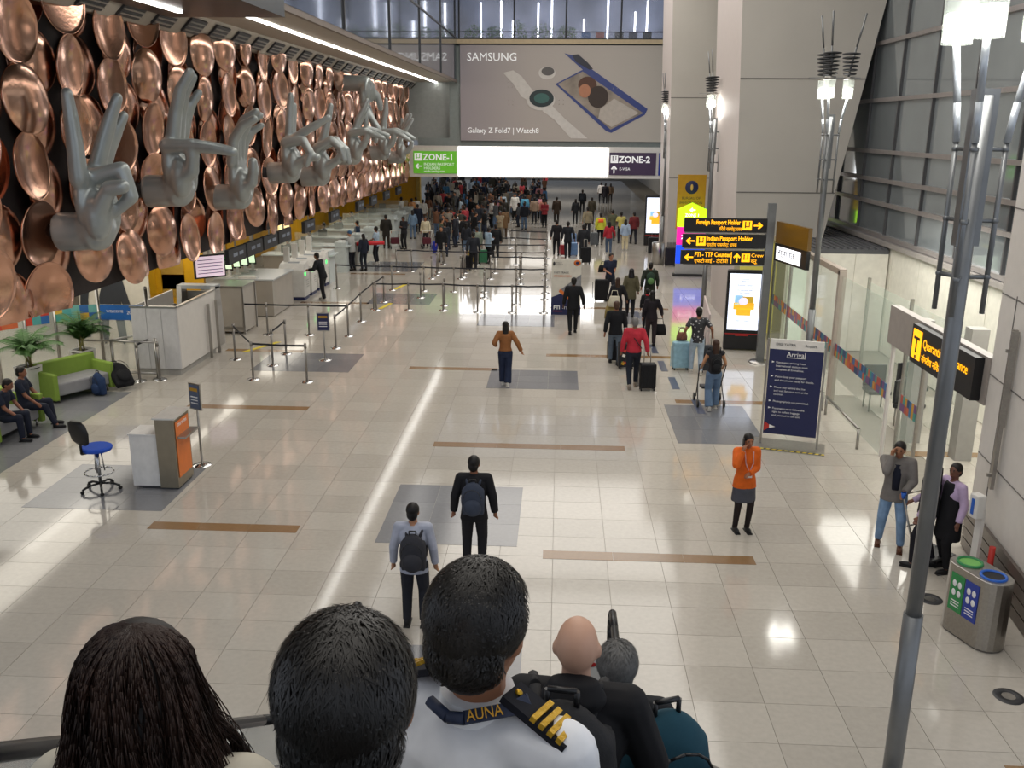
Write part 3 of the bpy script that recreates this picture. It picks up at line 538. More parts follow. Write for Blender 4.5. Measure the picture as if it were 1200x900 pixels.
for s, z in (('ZONE 1', 2.55), ('भारतीय', 2.38), ('INDIAN', 2.24)): text(s, .17, mat('glow_white', 'ffffff', .4, emit='ffffff', es=1.6), hxs, (0, -.09, z), al='CENTER')
arrow(hxs, MATS['glow_white'], (0, -.09, 2.82), .12, 0)
for s, z in (('ZONE 2', 1.6), ('E-VISA', .85)): text(s, .24, MATS['glow_white'], hxs, (0, -.09, z), al='CENTER')
# ------------------------------------------------------------------ lamp poles
def lamp_pole(loc, label, s=1, zl=7.05, big=False):
    t = thing('lamp_pole', label, 'lamp', loc, group='tall hall lamp poles')
    MB().fr((0, 0, 0), (0, 0, 2.0), .085, .085, 16).fr((0, 0, 2.0), (0, 0, 6.45), .068, .068, 16).build('pole', POLE, t)
    MB().lathe([(.2, 0), (.2, .03), (.1, .06)], n=20).build('base', STEEL, t)
    MB().box((0, 0, 5.9), (.18, .10, 1.2)).build('pole_head', POLE, t)
    pts = [(.26*math.cos(a), .26*math.sin(a)) for a in (math.pi*.5+.5, math.pi*1.17+.5, math.pi*1.83+.5)]
    for i, (x, y) in enumerate(pts):
        MB().tube([(x*.8, y*.8, 4.75), (x*.8, y*.8, 6.1)], .022, 8).build('rod', POLE, t)
        MB().tube([(x*.8, y*.8, 6.1), (x*.95, y*.95, 6.4), (x*1.25, y*1.25, zl-.2)], .03, 8).build('arm', mat('pale_arm', 'b4bac0', .3, .4), t)
        for z in (5.05, 5.5, 6.05): MB().fr((0, 0, z), (x*.8, y*.8, z), .02, n=6).ell((x*.8, y*.8, z), .03, 8, 6).build('rung', POLE, t)
        c = (x*1.25, y*1.25, 0)
        MB().lathe([(.001, zl-.19), (.09, zl-.19), (.095, zl+.0), (.09, zl+.02), (.001, zl+.02)], c, 16).build('bulb', LAMP, t)
        MB().lathe([(.115, zl-.21), (.125, zl+.2), (.12, zl+.2), (.11, zl-.2)], c, 16).build('glass_shade', GLASS, t)
        MB().fr((c[0], c[1], zl+.2), (c[0], c[1], zl+.26), .125, n=14).build('cap', STEEL, t)
        for k in range(6): MB().lathe([(.11, 0), (.15+.01*k, .015), (.15+.01*k, .035), (.11, .05)], (c[0]*1.0, c[1]*1.0, zl+.3+k*.085), 12).build('louvre', DGREY, t)
        MB().tube([(c[0]*.9, c[1]*.9, zl+.2), (c[0]*1.3, c[1]*1.3, zl+.9), (c[0]*1.75, c[1]*1.75, zl+1.6)], .022, 6).build('spike', POLE, t)
    MB().box((0, 0, zl+.24), (1.15, .05, .025)).build('cross_bar', STEEL, t)
    l = bpy.data.lights.new('lamp_pole_light', 'POINT'); l.energy = 40; l.color = (1, .97, .9); l.shadow_soft_size = .3
    lo = bpy.data.objects.new('lamp_pole_light', l); lo.location = (0, 0, zl-.3); lo.parent = t; C.objects.link(lo)
lamp_pole((3.25, 7.6, 0), 'nearest tall grey lamp pole crossing the right of the view')
lamp_pole((6.12, 22.2, 0), 'second tall lamp pole in front of the widest white column')
lamp_pole((5.15, 32.6, 0), 'third lamp pole standing before the first white column')
lamp_pole((5.05, 46.0, 0), 'farthest lamp pole at the right end of the billboard')
# ------------------------------------------------------------------ hand sculptures
SILP = mat('silver_sculpture_paint', 'a0a6a5', .30, .40, var=.06, scale=2)
def dirv(a, sp): return V((math.sin(math.radians(a))*math.cos(sp), math.sin(sp), math.cos(math.radians(a))*math.cos(sp)))
def hand_mesh(fing, thumb, sc=1.0, arm=1.1, sp0=.0):
    m = MB(); m.fr((-arm, 0, .30), (-.1, 0, .32), .34, .33, 16); m.ell((0, 0, .36), (.34, .38, .38), 16, 10)
    m.ell((0, .02, .85), (.22, .52, .62), 18, 12); m.ell((.19, -.26, .62), (.24, .26, .44)); m.ell((.13, .30, .62), (.19, .22, .44)); m.ell((-.02, 0, 1.22), (.18, .5, .22), 16, 8)
    for i, an in enumerate(fing):
        y = (-.38, -.12, .13, .36)[i]; p = V((0, y, 1.22)); L = (.60, .66, .62, .50)[i]; r = .16 if i < 3 else .14
        spl = (-.06, -.01, .05, .10)[i]+sp0*(i-1.5)
        for k, a in enumerate(an):
            q = p+dirv(a, spl)*L*(1, .72, .62)[k]; m.caps(p, q, r*(1, .86, .76)[k], r*(.88, .78, .60)[k], 12); p = q
    p = V((.18, -.32, .56))
    for k, (a, L, r) in enumerate(zip(thumb, (.34, .28, .26), (.18, .155, .145))):
        q = p+dirv(a, -.12)*L; m.caps(p, q, r, r*.85, 12); p = q
    me = remesh(m, .035, 3); me.transform(Matrix.Scale(sc, 4)); me.materials.append(SILP); return me
UP = (4, 6, 8)
HANDS = [  # y, z0, fingers, thumb, scale, yaw, label
    (15.9, 4.05, [(2, 0, -2), (75, 165, 230), (20, 22, 24), (22, 26, 28)], (30, 35, 80), 1.0, .15, 'nearest giant silver hand with one finger up and two leaning apart'),
    (19.6, 4.5, [(88, 96, 100), (12, 18, 34), (10, 16, 32), (14, 20, 36)], (58, 12, 0), 1.02, .1, 'second giant silver hand with index finger pointing straight out'),
    (23.4, 4.12, [(10, 38, 62), (6, 30, 58), (8, 30, 60), (12, 34, 60)], (62, 15, 4), .95, .0, 'third giant silver hand with all fingers bending forward and thumb up'),
    (28.0, 4.5, [(80, 150, 200), (58, 62, 60), (3, 4, 6), (5, 8, 6)], (70, 60, 90), .95, .0, 'fourth giant silver hand with one finger up and one slanting out'),
    (31.6, 4.2, [(60, 130, 165), (64, 132, 170), (18, 16, 14), (14, 10, 10)], (60, 60, 40), 1.0, .0, 'fifth giant silver hand with two long fingers up and two hooked down'),
    (36.9, 4.7, [(78, 108, 112), (72, 104, 110), (20, 30, 24), (24, 32, 26)], (58, 30, 20), .95, -.1, 'sixth giant silver hand placed below the hand reaching down'),
    (43.0, 4.65, [(86, 112, 122), (82, 108, 118), (8, 10, 2), (4, 6, 4)], (60, 25, 8), 1.0, -.1, 'seventh giant silver hand with two fingers stretched out and down'),
    (47.6, 4.35, [(34, 36, 36), (24, 26, 28), (16, 18, 20), (2, 4, 8)], (70, 40, 20), .9, -.1, 'farthest giant silver hand with spread fingers beside the ZONE-1 sign')]
for y, z0, fg, th, sc, yw_, lb in HANDS:
    t = thing('hand_sculpture', lb, 'sculpture', (-8.12, y, z0), 0, 'giant silver hand sculptures'); t.rotation_euler.z = 0
    o = link('hand', hand_mesh(fg, th, sc, .66), t)
    MB().fr((-1.05, 0, .32*sc), (-.6*sc, 0, .32*sc), .16, .16, 16).build('wall_bracket', DGREY, t)
t = thing('hand_sculpture', 'giant silver hand reaching downward from the top of the mural', 'sculpture', (-7.95, 38.6, 8.1), 0, 'giant silver hand sculptures')
link('hand', hand_mesh([(20, 10, -10), (24, 16, -4), (30, 34, 20), (10, 0, -14)], (50, 20, 10), .95, .95), t).rotation_euler = (math.pi, 0, 0)

# ------------------------------------------------------------------ left side: counters, kiosks, booth
BOOTHW = mat('booth_white_panel', 'c9c8c8', .35); BTOP = mat('booth_top', '9ea4a8', .35)
b1 = thing('officer_booth', 'white panelled officer booth with an officer seated inside', 'booth', (-10.12, 23.4, 0)); b1.scale = (.62, .85, 1)
for x, y, a, b, c_ in ((-.05, -1.25, 1.9, .08, 'f'), (.88, .25, .08, 3.0, 'r'), (-1.0, .25, .08, 3.0, 'l')): bevel(MB().box((x, y, .95), (a, b, 1.6)).build('side_panel', BOOTHW if c_ == 'f' else WPANEL, b1), .01)
for k in range(3): MB().box((-.67+k*.62, -1.30, .95), (.60, .02, 1.55)).build('panel', BOOTHW, b1)
MB().box((-.06, .2, .08), (1.8, 2.9, .16)).build('plinth', GREY, b1); MB().box((-.06, -.9, 1.2), (1.8, .6, .05)).build('desk', BTOP, b1)
MB().box((.88, .25, 1.76), (.14, 3.05, .04)).box((-.06, -1.25, 1.76), (1.95, .14, .04)).build('cap_rail', STEEL, b1)
for y in (.9, 1.6): MB().box((1.05, y, .75), (.12, .06, 1.5)).build('fin', STEEL, b1)
for y0, lab in ((26.2, 'scanner gate with a pale arch behind the officer booth'),):
    g = thing('scanner_gate', lab, 'gate', (-10.3, 25.6, 0)); g.scale = (.7, 1, 1)
    for x in (-.7, .7): MB().prism([V((x-.1, -.4, 0)), V((x-.1, .4, 0)), V((x-.1, .25, 1.7)), V((x-.1, -.1, 1.75))], (.2, 0, 0)).build('side', STEEL, g)
    MB().box((0, .1, 1.72), (1.6, .4, .1)).build('top', BTOP, g); MB().box((0, .3, .8), (1.2, .05, 1.5)).build('panel', GREY, g)
sbx = thing('steel_cabinet', 'open steel framed cabinet counter behind the queue posts', 'counter', (-10.15, 27.7, 0)); sbx.scale = (.8, .7, 1)
MB().box((0, 0, .75), (1.5, 1.6, 1.35)).build('body', STONE, sbx); MB().box((0, 0, 1.46), (1.6, 1.7, .05)).build('top', STEEL, sbx)
for x in (-.77, .77):
    for y in (-.82, .82): MB().box((x, y, .72), (.06, .06, 1.44)).build('leg', STEEL, sbx)
MB().box((0, -.84, .2), (1.5, .04, .04)).build('rail', STEEL, sbx)
cn = thing('counter_desk', 'long beige stone clad counter carrying passport readers', 'counter', (-10.4, 30.9, 0)); cn.scale = (1, .72, 1)
bevel(MB().box((0, .1, .62), (1.9, 3.2, 1.2)).build('body', STONE, cn)); MB().box((0, .1, 1.24), (2.0, 3.3, .05)).build('top', mat('counter_top_grey', 'b9bdbf', .3), cn)
MB().box((0, .1, .06), (1.8, 3.1, .12)).build('plinth', DGREY, cn)
GRN = mat('green_indicator', '30e060', .4, emit='30f060', es=3); SCRG = mat('palegreen_screen', 'd8efc8', .4, emit='d8f0c8', es=.9)
for i in range(4):
    g = thing('passport_reader', 'passport reader with a green lit screen on a white stem, %s from the left' % ('first', 'second', 'third', 'fourth')[i], 'scanner', (-11.0+i*.10, 30.2+i*.5, 1.265), .1, 'green lit passport readers on the counter')
    MB().box((0, 0, .35), (.09, .08, .7)).build('stem', WHITE, g); MB().box((0, 0, .02), (.25, .25, .04)).build('base', WHITE, g)
    MB().box((0, -.08, .42), (.26, .04, .42), rx=.35).build('head', BLACK, g); MB().box((0, -.105, .42), (.2, .01, .3), rx=.35).build('screen', SCRG, g); MB().box((0, -.06, .64), (.2, .05, .05)).build('indicator', GRN, g)
pk = thing('document_tray', 'white tray of papers on the end of the stone counter', 'tray', (-10.3, 30.0, 1.265)); MB().box((0, 0, .03), (.6, .3, .06)).build('tray', WHITE, pk); MB().box((0, 0, .07), (.4, .2, .02)).build('paper', mat('paper', 'e8e6e0', .8), pk)
for i in range(4):
    y = 33.2+i*1.05
    g = thing('self_service_kiosk', 'white self service kiosk with sloping top, %s from the camera' % ('first', 'second', 'third', 'fourth')[i], 'kiosk', (-9.7, y, 0), 0, 'row of white self service kiosks')
    bevel(MB().box((0, 0, .62), (.95, .75, 1.0)).build('body', WHITE, g), .02); MB().box((0, 0, .06), (.9, .7, .12)).build('base', NAVY, g)
    MB().prism([V((-.46, -.36, 1.12)), V((-.46, .36, 1.12)), V((-.46, .36, 1.35)), V((-.46, -.1, 1.3))], (.92, 0, 0)).build('sloping_top', WHITE, g)
    MB().box((-.3, .25, 1.55), (.2, .16, .65)).build('camera_column', WHITE, g); MB().box((0, .0, 1.3), (.4, .25, .02), rx=.35).build('screen', BTOP, g); MB().box((.48, -.2, .95), (.01, .12, .12)).build('indicator', GRN, g)
    for r_ in range(4): MB().box((.482, .1, .7-r_*.08), (.01, .3, .015)).build('vent_slot', GREY, g)
# immigration counters in the far left bay
CW = mat('counter_white', 'c4cccb', .35)
for i in range(8):
    y = 37.0+i*3.0
    g = thing('immigration_counter', 'pale glass fronted immigration counter, %s from the camera' % ('first', 'second', 'third', 'fourth', 'fifth', 'sixth', 'seventh', 'eighth')[i], 'counter', (-10.6, y, 0), 0, 'immigration counters in the bay')
    MB().box((0, 0, .55), (2.6, .9, 1.1)).build('body', STONE, g); MB().box((.1, 0, 1.13), (2.9, 1.0, .05)).build('top', CW, g); MB().box((1.15, 0, .65), (.5, .92, 1.3)).build('end_panel', CW, g)
    MB().box((.2, -.46, 1.45), (2.0, .02, .55)).build('glass', GLASS, g); MB().box((-.5, .1, 1.32), (.4, .05, .3)).build('monitor', BLACK, g); MB().box((-.5, .1, 1.18), (.06, .06, .1)).build('monitor_stand', BLACK, g)
rb = thing('barrier_arm', 'red padded barrier bar beside the counter queue', 'barrier', (-8.35, 41.5, 0)); MB().fr((-.9, 0, 1.0), (.45, 0, 1.08), .09, n=10).build('bar', mat('red_padding', 'd0202c', .5), rb); MB().box((-.95, 0, .55), (.3, .4, 1.1)).build('post', STEEL, rb)
# ------------------------------------------------------------------ glass fence with band, barrier rail
gf = thing('glass_fence', 'low glass fence with colourful sticker band behind the planters', 'fence', (0, 0, 0))
fy = [tuple(F(*q).xy) for q in ((-45, 468), (3, 455), (38, 447), (73, 441), (124, 437), (180, 438))]
for (x0, y0), (x1, y1) in zip(fy, fy[1:]):
    L_ = math.hypot(x1-x0, y1-y0); a = math.atan2(y1-y0, x1-x0)
    MB().box(((x0+x1)/2, (y0+y1)/2, .95), (L_, .02, 1.7), rz=a).build('pane', GLASS, gf)
for x, y in fy: MB().fr((x, y, 0), (x, y, 2.2), .045, n=10).ell((x, y, 2.22), .05, 8, 6).build('post', STEEL, gf)
def bandp(x0, y0, x1, y1, rd, hues, z=1.4):
    L_ = math.hypot(x1-x0, y1-y0); o = band(gf, 0, L_, z, rd, x=.0, hgt=.40, ax='x', st=.2, hues=('4f9a98', 'b8402f', 'c9a23a', '2f62a0', '6aa7a0', 'c0603a', '3f8f86')); o.location = (x0, y0-.03, 0); o.rotation_euler.z = math.atan2(y1-y0, x1-x0)
for k in range(4): bandp(*fy[k], *fy[k+1], random.Random(20+k), None)
bx = V(((fy[4][0]+fy[5][0])/2, (fy[4][1]+fy[5][1])/2-.04, 1.6)); ban = MB().box(bx, (1.12, .03, .38)).build('blue_banner', mat('blue_banner', '1d5fa8', .5), gf)
text('WELCOME', .09, TXTW, gf, bx+V((-.4, -.02, 0))); text('2025', .13, TXTW, gf, bx+V((.12, -.02, -.04)))
br = thing('guard_barrier', 'steel guard barrier with two horizontal rails beside the officer booth', 'barrier', (0, 0, 0))
for x, y in ((-12.0, 22.0), (-11.2, 22.05), (-10.0, 21.9), (-10.55, 23.0)): MB().fr((x, y, 0), (x, y, 1.05 if x > -10.6 else .95), .04, n=10).lathe([(.001, .02), (.14, .02), (.15, 0)], (x, y, 0), 14).build('post', STEEL, br)
for z in (.15, .95): MB().fr((-12.0, 22.0, z), (-10.0, 21.9, z), .028, n=8).build('rail', STEEL, br)
MB().fr((-11.2, 22.05, .95), (-10.55, 23.0, .95), .028, n=8).build('rail', STEEL, br)
# ------------------------------------------------------------------ stanchions
BELT = mat('black_belt', '1b1d26', .7)
stm = MB().fr((0, 0, .02), (0, 0, .98), .03, .03, 10).fr((0, 0, .86), (0, 0, .99), .036, .036, 10).mesh('post'); stb = MB().lathe([(.001, .05), (.05, .045), (.15, .02), (.165, .0)], n=16).mesh('base')
stm.materials.append(mat('satin_steel_post', '8f8b86', .35, .9)); stb.materials.append(CHROME)
ORD = 'first second third fourth fifth sixth seventh eighth ninth tenth'.split()
def stanchion(p, lb, grp, nxt=None):
    t = thing('stanchion', lb, 'stanchion', p, 0, grp); link('post', stm, t); link('base', stb, t)
    if nxt is not None:
        d = nxt-p; MB().prism([V((0, 0, .90)), V((d.x/2, d.y/2, .885)), V((d.x, d.y, .90)), V((d.x, d.y, .95)), V((d.x/2, d.y/2, .935)), V((0, 0, .95))], V((-d.y, d.x, 0)).normalized()*.006).build('belt', BELT, t)
    return t
def srow(pts, name, grp, belts=True, skip=()):
    P_ = [F(a, b) for a, b in pts]
    for i, p in enumerate(P_): stanchion(p, 'steel post, %s from left in %s' % (ORD[i], name), grp, P_[i+1] if belts and i+1 < len(P_) and i not in skip else None)
srow([(164, 446.7), (205, 423), (276, 421), (297, 444.7), (360, 447.5)], 'the row nearest the podium', 'queue posts near the podium', skip=(1,))
srow([(320, 428.3), (335.5, 414.7)], 'the short slanting pair over the grey floor panel', 'queue posts near the podium')
srow([(188, 445)], 'front of the officer booth', 'queue posts near the podium')
srow([(255, 389), (314, 392), (362.5, 392.5), (408.3, 393.7), (423.3, 376.7), (438.3, 362.5), (450, 354)], 'the row before the stone counter', 'queue posts before the counters')
stanchion(F(393.7, 408), 'steel queue post between the dark sign stand and the stone counter row', 'queue posts before the counters', F(408.3, 393.7))
srow([(479, 363.5), (519.5, 364), (559.6, 366), (600, 366.6), (637, 367)], 'the nearest long belt row of the maze', 'queue maze posts')
stanchion(F(441, 363.5), 'steel queue post where the belts of counter row and maze meet', 'queue maze posts', F(479, 363.5))
srow([(395, 338), (459.5, 340), (497, 341), (532, 342), (568, 342.6), (605, 343.5), (639, 343.7)], 'the second belt row of the maze', 'queue maze posts')
srow([(493, 349), (521, 358), (567.5, 349.5), (605, 357), (638, 351)], 'the loose posts between first and second maze rows', 'queue maze posts', False)
srow([(506, 326.7), (540, 327), (575, 327), (609, 327), (639, 328)], 'the third belt row of the maze', 'queue maze posts', skip=(0, 1))
srow([(464.7, 318), (482.7, 318), (513.5, 319), (545, 320), (580, 320), (611, 321), (638, 321)], 'the fourth belt row of the maze', 'queue maze posts')
srow([(520, 310), (560, 310), (605, 310.5), (639, 310.5)], 'the fifth belt row of the maze', 'queue maze posts')
srow([(565, 301), (604, 301), (640, 303)], 'the sixth belt row of the maze', 'queue maze posts')
srow([(598, 291), (641, 293)], 'the seventh belt row of the maze', 'queue maze posts')
srow([(600, 281), (641, 282)], 'the eighth belt row of the maze', 'queue maze posts')
srow([(512, 322.5), (543, 325), (610, 333), (638, 336)], 'the loose posts beyond the second maze row', 'queue maze posts', False)
# FTI poster stand, sign stands
fp = thing('poster_stand', 'cream poster stand with navy base and FTI-TTP lettering at the maze corner', 'sign', F(661, 369)+V((.05, 0, 0)), 0)
MB().box((0, .05, .95), (1.0, .1, 1.9)).build('panel', mat('poster_cream', 'd4d0c4', .5), fp)
MB().prism([V((-.5, -.005, 0)), V((.5, -.005, 0)), V((.5, -.005, .3)), V((.1, -.005, .85)), V((-.5, -.005, .6))], (0, -.004, 0)).build('navy_print', NAVY, fp)
MB().prism([V((-.2, -.012, .86)), V((.5, -.012, 1.4)), V((.5, -.012, .8)), V((.12, -.012, .62))], (0, -.003, 0)).build('grey_print', mat('print_grey', '7c7d80', .5, var=.4, scale=6), fp)
MB().prism([V((-.25, -.017, .80)), V((-.2, -.017, .9)), V((.14, -.017, .62)), V((.1, -.017, .52))], (0, -.003, 0)).build('orange_print', ORANGE, fp)
MB().ell((.36, -.012, 1.78), (.12, .004, .1), 6, 6).build('orange_logo', ORANGE, fp); MB().ell((.36, -.018, 1.78), (.06, .004, .05), 10, 6).build('logo_centre', NAVY, fp)
text('FAST TRACK', .09, DTXT, fp, (-.42, -.01, 1.42)); text('IMMIGRATION', .09, ORANGE, fp, (-.42, -.01, 1.3)); text('FTI', .17, TXTW, fp, (-.42, -.02, .2), bold=.006); text('-TTP', .12, TXTW, fp, (-.12, -.02, .2)); MB().box((-.27, -.015, .13), (.32, .004, .02)).build('underline', mat('red_print', 'c03028'), fp)
MB().ell((-.42, -.012, 1.75), (.04, .004, .07), 8, 6).build('emblem', DTXT, fp); text('Bureau of', .05, DTXT, fp, (-.36, -.01, 1.77)); text('Immigration', .05, DTXT, fp, (-.36, -.01, 1.71))
def signstand(p, lb, h, cw, ch, face, rz=0):
    t = thing('sign_stand', lb, 'sign', p, rz); MB().fr((0, 0, .02), (0, 0, h), .022, n=8).build('pole', STEEL, t); MB().lathe([(.001, .04), (.05, .035), (.17, .015), (.18, 0)], n=18).build('base', CHROME, t)
    MB().box((0, -.02, h+ch/2-.1), (cw, .03, ch)).build('frame', STEEL, t); MB().box((0, -.04, h+ch/2-.1), (cw-.05, .01, ch-.05)).build('face', face, t)
    MB().box((0, -.048, h+ch*.78-.1), (cw-.1, .004, ch*.12)).build('header_strip', MATS['mustard_print'], t)
    for k in range(3): MB().box((0, -.048, h+ch*(.5-.12*k)-.1), (cw-.12, .004, .018)).build('text_line', TXTW, t)
signstand(F(237, 545), 'slim steel sign stand with small framed notice beside the podium', 1.2, .3, .5, mat('slate_notice', '55617a', .4), -.5)
signstand(F(381, 422), 'steel sign stand with dark blue notice among the queue posts', .92, .34, .5, NAVY, .05)
# podium and chair
pd = thing('podium_desk', 'white and steel check desk with an orange front panel', 'desk', F(192, 566), 0); pd.scale = (.66, .8, .92)
bevel(MB().box((-.28, 0, .55), (.75, .62, 1.02)).build('white_body', WHITE, pd), .012); bevel(MB().box((-.28, 0, 1.075), (.8, .66, .03)).build('white_top', WHITE, pd), .006)
MB().prism([V((.12, -.38, .04)), V((.62, -.38, .04)), V((.62, .45, .04)), V((.12, .45, .04))], (0, 0, 1.36)).build('steel_body', mat('warm_steel', '8f8674', .35, .8), pd)
MB().box((.37, .035, 1.42), (.6, .9, .03)).build('steel_top', mat('steel_top_white', 'cfd0cc', .3, .3), pd); MB().box((.632, .035, .78), (.012, .7, 1.1)).build('orange_panel', ORANGE, pd)
MB().box((.74, .1, 1.02), (.24, .75, .04)).build('ledge', STEEL, pd); MB().box((.1, .02, .02), (1.0, .7, .04)).build('plinth', DGREY, pd)
text('DIGI YATRA', .09, TXTW, pd, (.64, -.2, 1.22), (math.pi/2, 0, math.pi/2))
ch = thing('swivel_chair', 'high swivel chair with blue seat and black back beside the podium', 'chair', F(119, 574), 2.7)
bevel(MB().loft([(0, 0, .74, .20, .2), (0, 0, .75, .26, .25), (0, 0, .80, .27, .26), (0, 0, .82, .24, .23)], 20).build('seat', BLUE, ch), .004)
MB().loft([(0, .27, .92, .12, .03), (0, .29, .98, .21, .045), (0, .31, 1.15, .25, .05), (0, .33, 1.3, .22, .045), (0, .34, 1.36, .12, .03)], 20).build('backrest', BLACK, ch)
MB().tube([(0, .1, .73), (0, .3, .76), (0, .30, 1.05)], .022, 8).build('back_bar', BLACK, ch); MB().fr((0, 0, .1), (0, 0, .74), .03, n=10).build('column', CHROME, ch)
MB().tube([(.24*math.cos(a*.393), .24*math.sin(a*.393), .34) for a in range(17)], .012, 6).build('foot_ring', CHROME, ch)
for k in range(3): MB().tube([(.06*math.cos(k*2.1), .06*math.sin(k*2.1), .72), (.09*math.cos(k*2.1), .09*math.sin(k*2.1), .35)], .012, 6).build('strut', CHROME, ch)
for k in range(5):
    a = k*1.2566; MB().tube([(.03*math.cos(a), .03*math.sin(a), .13), (.2*math.cos(a), .2*math.sin(a), .12), (.32*math.cos(a), .32*math.sin(a), .07)], .02, 8).build('leg', BLACK, ch); MB().fr((.32*math.cos(a)-.02, .32*math.sin(a), .03), (.32*math.cos(a)+.02, .32*math.sin(a), .03), .03, n=10).build('caster', RUBBER, ch)
MB().tube([(.1, 0, .72), (.34, -.05, .68)], .01, 6).build('lever', CHROME, ch)
# sofas, planters
LIME = mat('lime_green_fabric', '7f9b3c', .75, bump=.1); SEATG = mat('grey_seat_fabric', '8f8f92', .8)
def sofa(p, rz, lb):
    t = thing('sofa', lb, 'sofa', p, rz, 'lime green sofas'); t.scale = (.88, .95, 1)
    bevel(MB().box((0, 0, .30), (1.5, .75, .30)).build('seat', SEATG, t), .04); bevel(MB().box((0, .40, .45), (1.7, .2, .78)).build('backrest', LIME, t), .03)
    for s in (-1, 1): bevel(MB().box((s*.81, -.02, .38), (.14, .84, .62)).build('armrest', LIME, t), .03)
    for x in (-.7, .7):
        for y in (-.32, .32): MB().fr((x, y, 0), (x, y, .14), .025, n=8).build('leg', STEEL, t)
    return t
sofa(F(90, 462), 1.05, 'lime green sofa with grey seat beside the two backpacks')
sofa((-11.35, 17.5, 0), 1.5, 'lime green sofa under the two seated men at the left edge')
def palm(p, lb, sd, s=1):
    t = thing('potted_palm', lb, 'plant', p, 0, 'potted palms in white planters'); rd = random.Random(sd)
    MB().lathe([(.001, 0), (.22, 0), (.30, .85), (.27, .85), (.26, .78), (.001, .78)], n=4, sm=False).build('planter', WHITE, t).rotation_euler.z = .5
    MB().lathe([(.001, .80), (.27, .80)], n=12).build('soil', mat('soil', '241a12', .9), t)
    for k in range(4): MB().tube([(rd.uniform(-.1, .1), rd.uniform(-.1, .1), .8), (rd.uniform(-.12, .12), rd.uniform(-.12, .12), 1.25)], .022, 6).build('stem', mat('palm_stem', '7a7444', .7), t)
    for k in range(26):
        a = rd.uniform(0, 6.28); el = rd.uniform(.8, 1.5); L_ = rd.uniform(.6, .95)*s; m = MB(); pp = []; p0 = V((0, 0, 1.1)); e = el; n = 9
        for q in range(n+1): pp.append(p0.copy()); p0 = p0+V((math.cos(a)*math.cos(e), math.sin(a)*math.cos(e), math.sin(e)))*L_/n; e -= .16
        m.tube(pp, .008, 4)
        for q in range(1, n+1):
            d = (pp[q]-pp[q-1]).normalized(); sd_ = d.cross(V((0, 0, 1))).normalized()
            for sg in (-1, 1):
                for hh in (0, .5):
                    b_ = pp[q-1].lerp(pp[q], hh); tip = b_+(sd_*sg*.85+d*.75-V((0, 0, .35))).normalized()*(.30-.022*abs(q-4)); w_ = d*.022; m.add([b_-w_, b_+w_, tip], [(0, 1, 2)])
        m.build('frond', mat('palm_leaf', '33591f', .55, var=.3), t)
    return t
palm(F(101, 448), 'potted palm in a tall white planter behind the green sofa', 3)
palm(F(38, 470), 'potted palm in a pale planter behind the seated men', 5)
# recycling bin, hand sanitiser
rbn = thing('recycling_bin', 'stainless twin recycling bin with green and blue openings', 'bin', (5.33, 10.7, 0), .35); rbn.scale = (.84, .84, 1)
def stadium(hx_, hy_, z, n=12): return [(0, 0)]
def stad_ring(L_, r, z, n=10): return [V((r*math.cos(a), L_+r*math.sin(a), z)) for a in [math.pi*i/n for i in range(n+1)]]+[V((r*math.cos(a), -L_+r*math.sin(a), z)) for a in [math.pi+math.pi*i/n for i in range(n+1)]]
def stadprism(L_, r, z0, z1, name, m, par): return MB().prism(stad_ring(L_, r, z0), (0, 0, z1-z0)).build(name, m, par)
bevel(stadprism(.25, .26, .02, .93, 'body', STEEL, rbn), .01)
for s, m, nm in ((1, mat('green_plastic', '1d7d45', .4), 'green_opening'), (-1, mat('blue_plastic', '1c5fc0', .4), 'blue_opening')):
    MB().lathe([(.15, .93), (.155, .95), (.185, .95), (.19, .93)], (0, s*.23, 0), 24).build(nm, m, rbn); MB().lathe([(.001, .934), (.15, .934)], (0, s*.23, 0), 24).build('hole', BLACK if s < 0 else mat('green_liner', '6fae5a', .6), rbn)
    sg = MB().box((-.265, s*.14, .58), (.01, .26, .5)).build('sticker', mat('green_sticker' if s > 0 else 'blue_sticker', '2f8c4d' if s > 0 else '2a3f9c', .5), rbn)
    for q in range(4): MB().ell((-.272, s*.14-.05+(q % 2)*.1, .70-(q//2)*.12), (.004, .04, .045), 8, 6).build('symbol', TXTW, sg)
    for q in range(3): MB().box((-.272, s*.14, .47-q*.035), (.004, .16, .012)).build('text_line', TXTW, sg)
hs = thing('hand_sanitiser', 'white hand sanitiser dispenser on a white stand beside the bin', 'dispenser', (5.85, 12.0, 0), -1.3)
MB().box((0, 0, .6), (.12, .05, 1.2)).build('stand', WHITE, hs); bevel(MB().box((0, -.08, 1.25), (.17, .14, .34)).build('dispenser', WHITE, hs), .02); MB().box((0, -.155, 1.25), (.05, .01, .22)).build('blue_window', mat('blue_plastic', '1c5fc0'), hs); MB().box((0, 0, .01), (.3, .3, .02)).build('base', STEEL, hs)
re_ = thing('red_post', 'short red post against the louvred skirting behind the bin', 'post', (5.95, 11.75, 0)); MB().fr((0, 0, 0), (0, 0, .75), .04, n=10).build('pole', mat('red_paint', 'b5281e', .5), re_)
cb = thing('cylinder_bin', 'steel cylinder litter bin at the foot of the first white column', 'bin', F(775, 309)+V((-.2, -.2, 0))); MB().lathe([(.001, 0), (.3, 0), (.3, 1.0), (.27, 1.02), (.001, 1.02)], n=20).build('body', STEEL, cb)
rp = thing('ramp_panel', 'slanted pink white side panel left of the tall totem', 'panel', (4.45, 26.9, 0)); MB().prism([V((0, 0, 0)), V((0, 1.2, 0)), V((0, 1.2, 1.25)), V((0, 0, .9))], (.05, 0, 0)).build('panel', mat('pale_pink_panel', 'd0c0be', .5), rp)
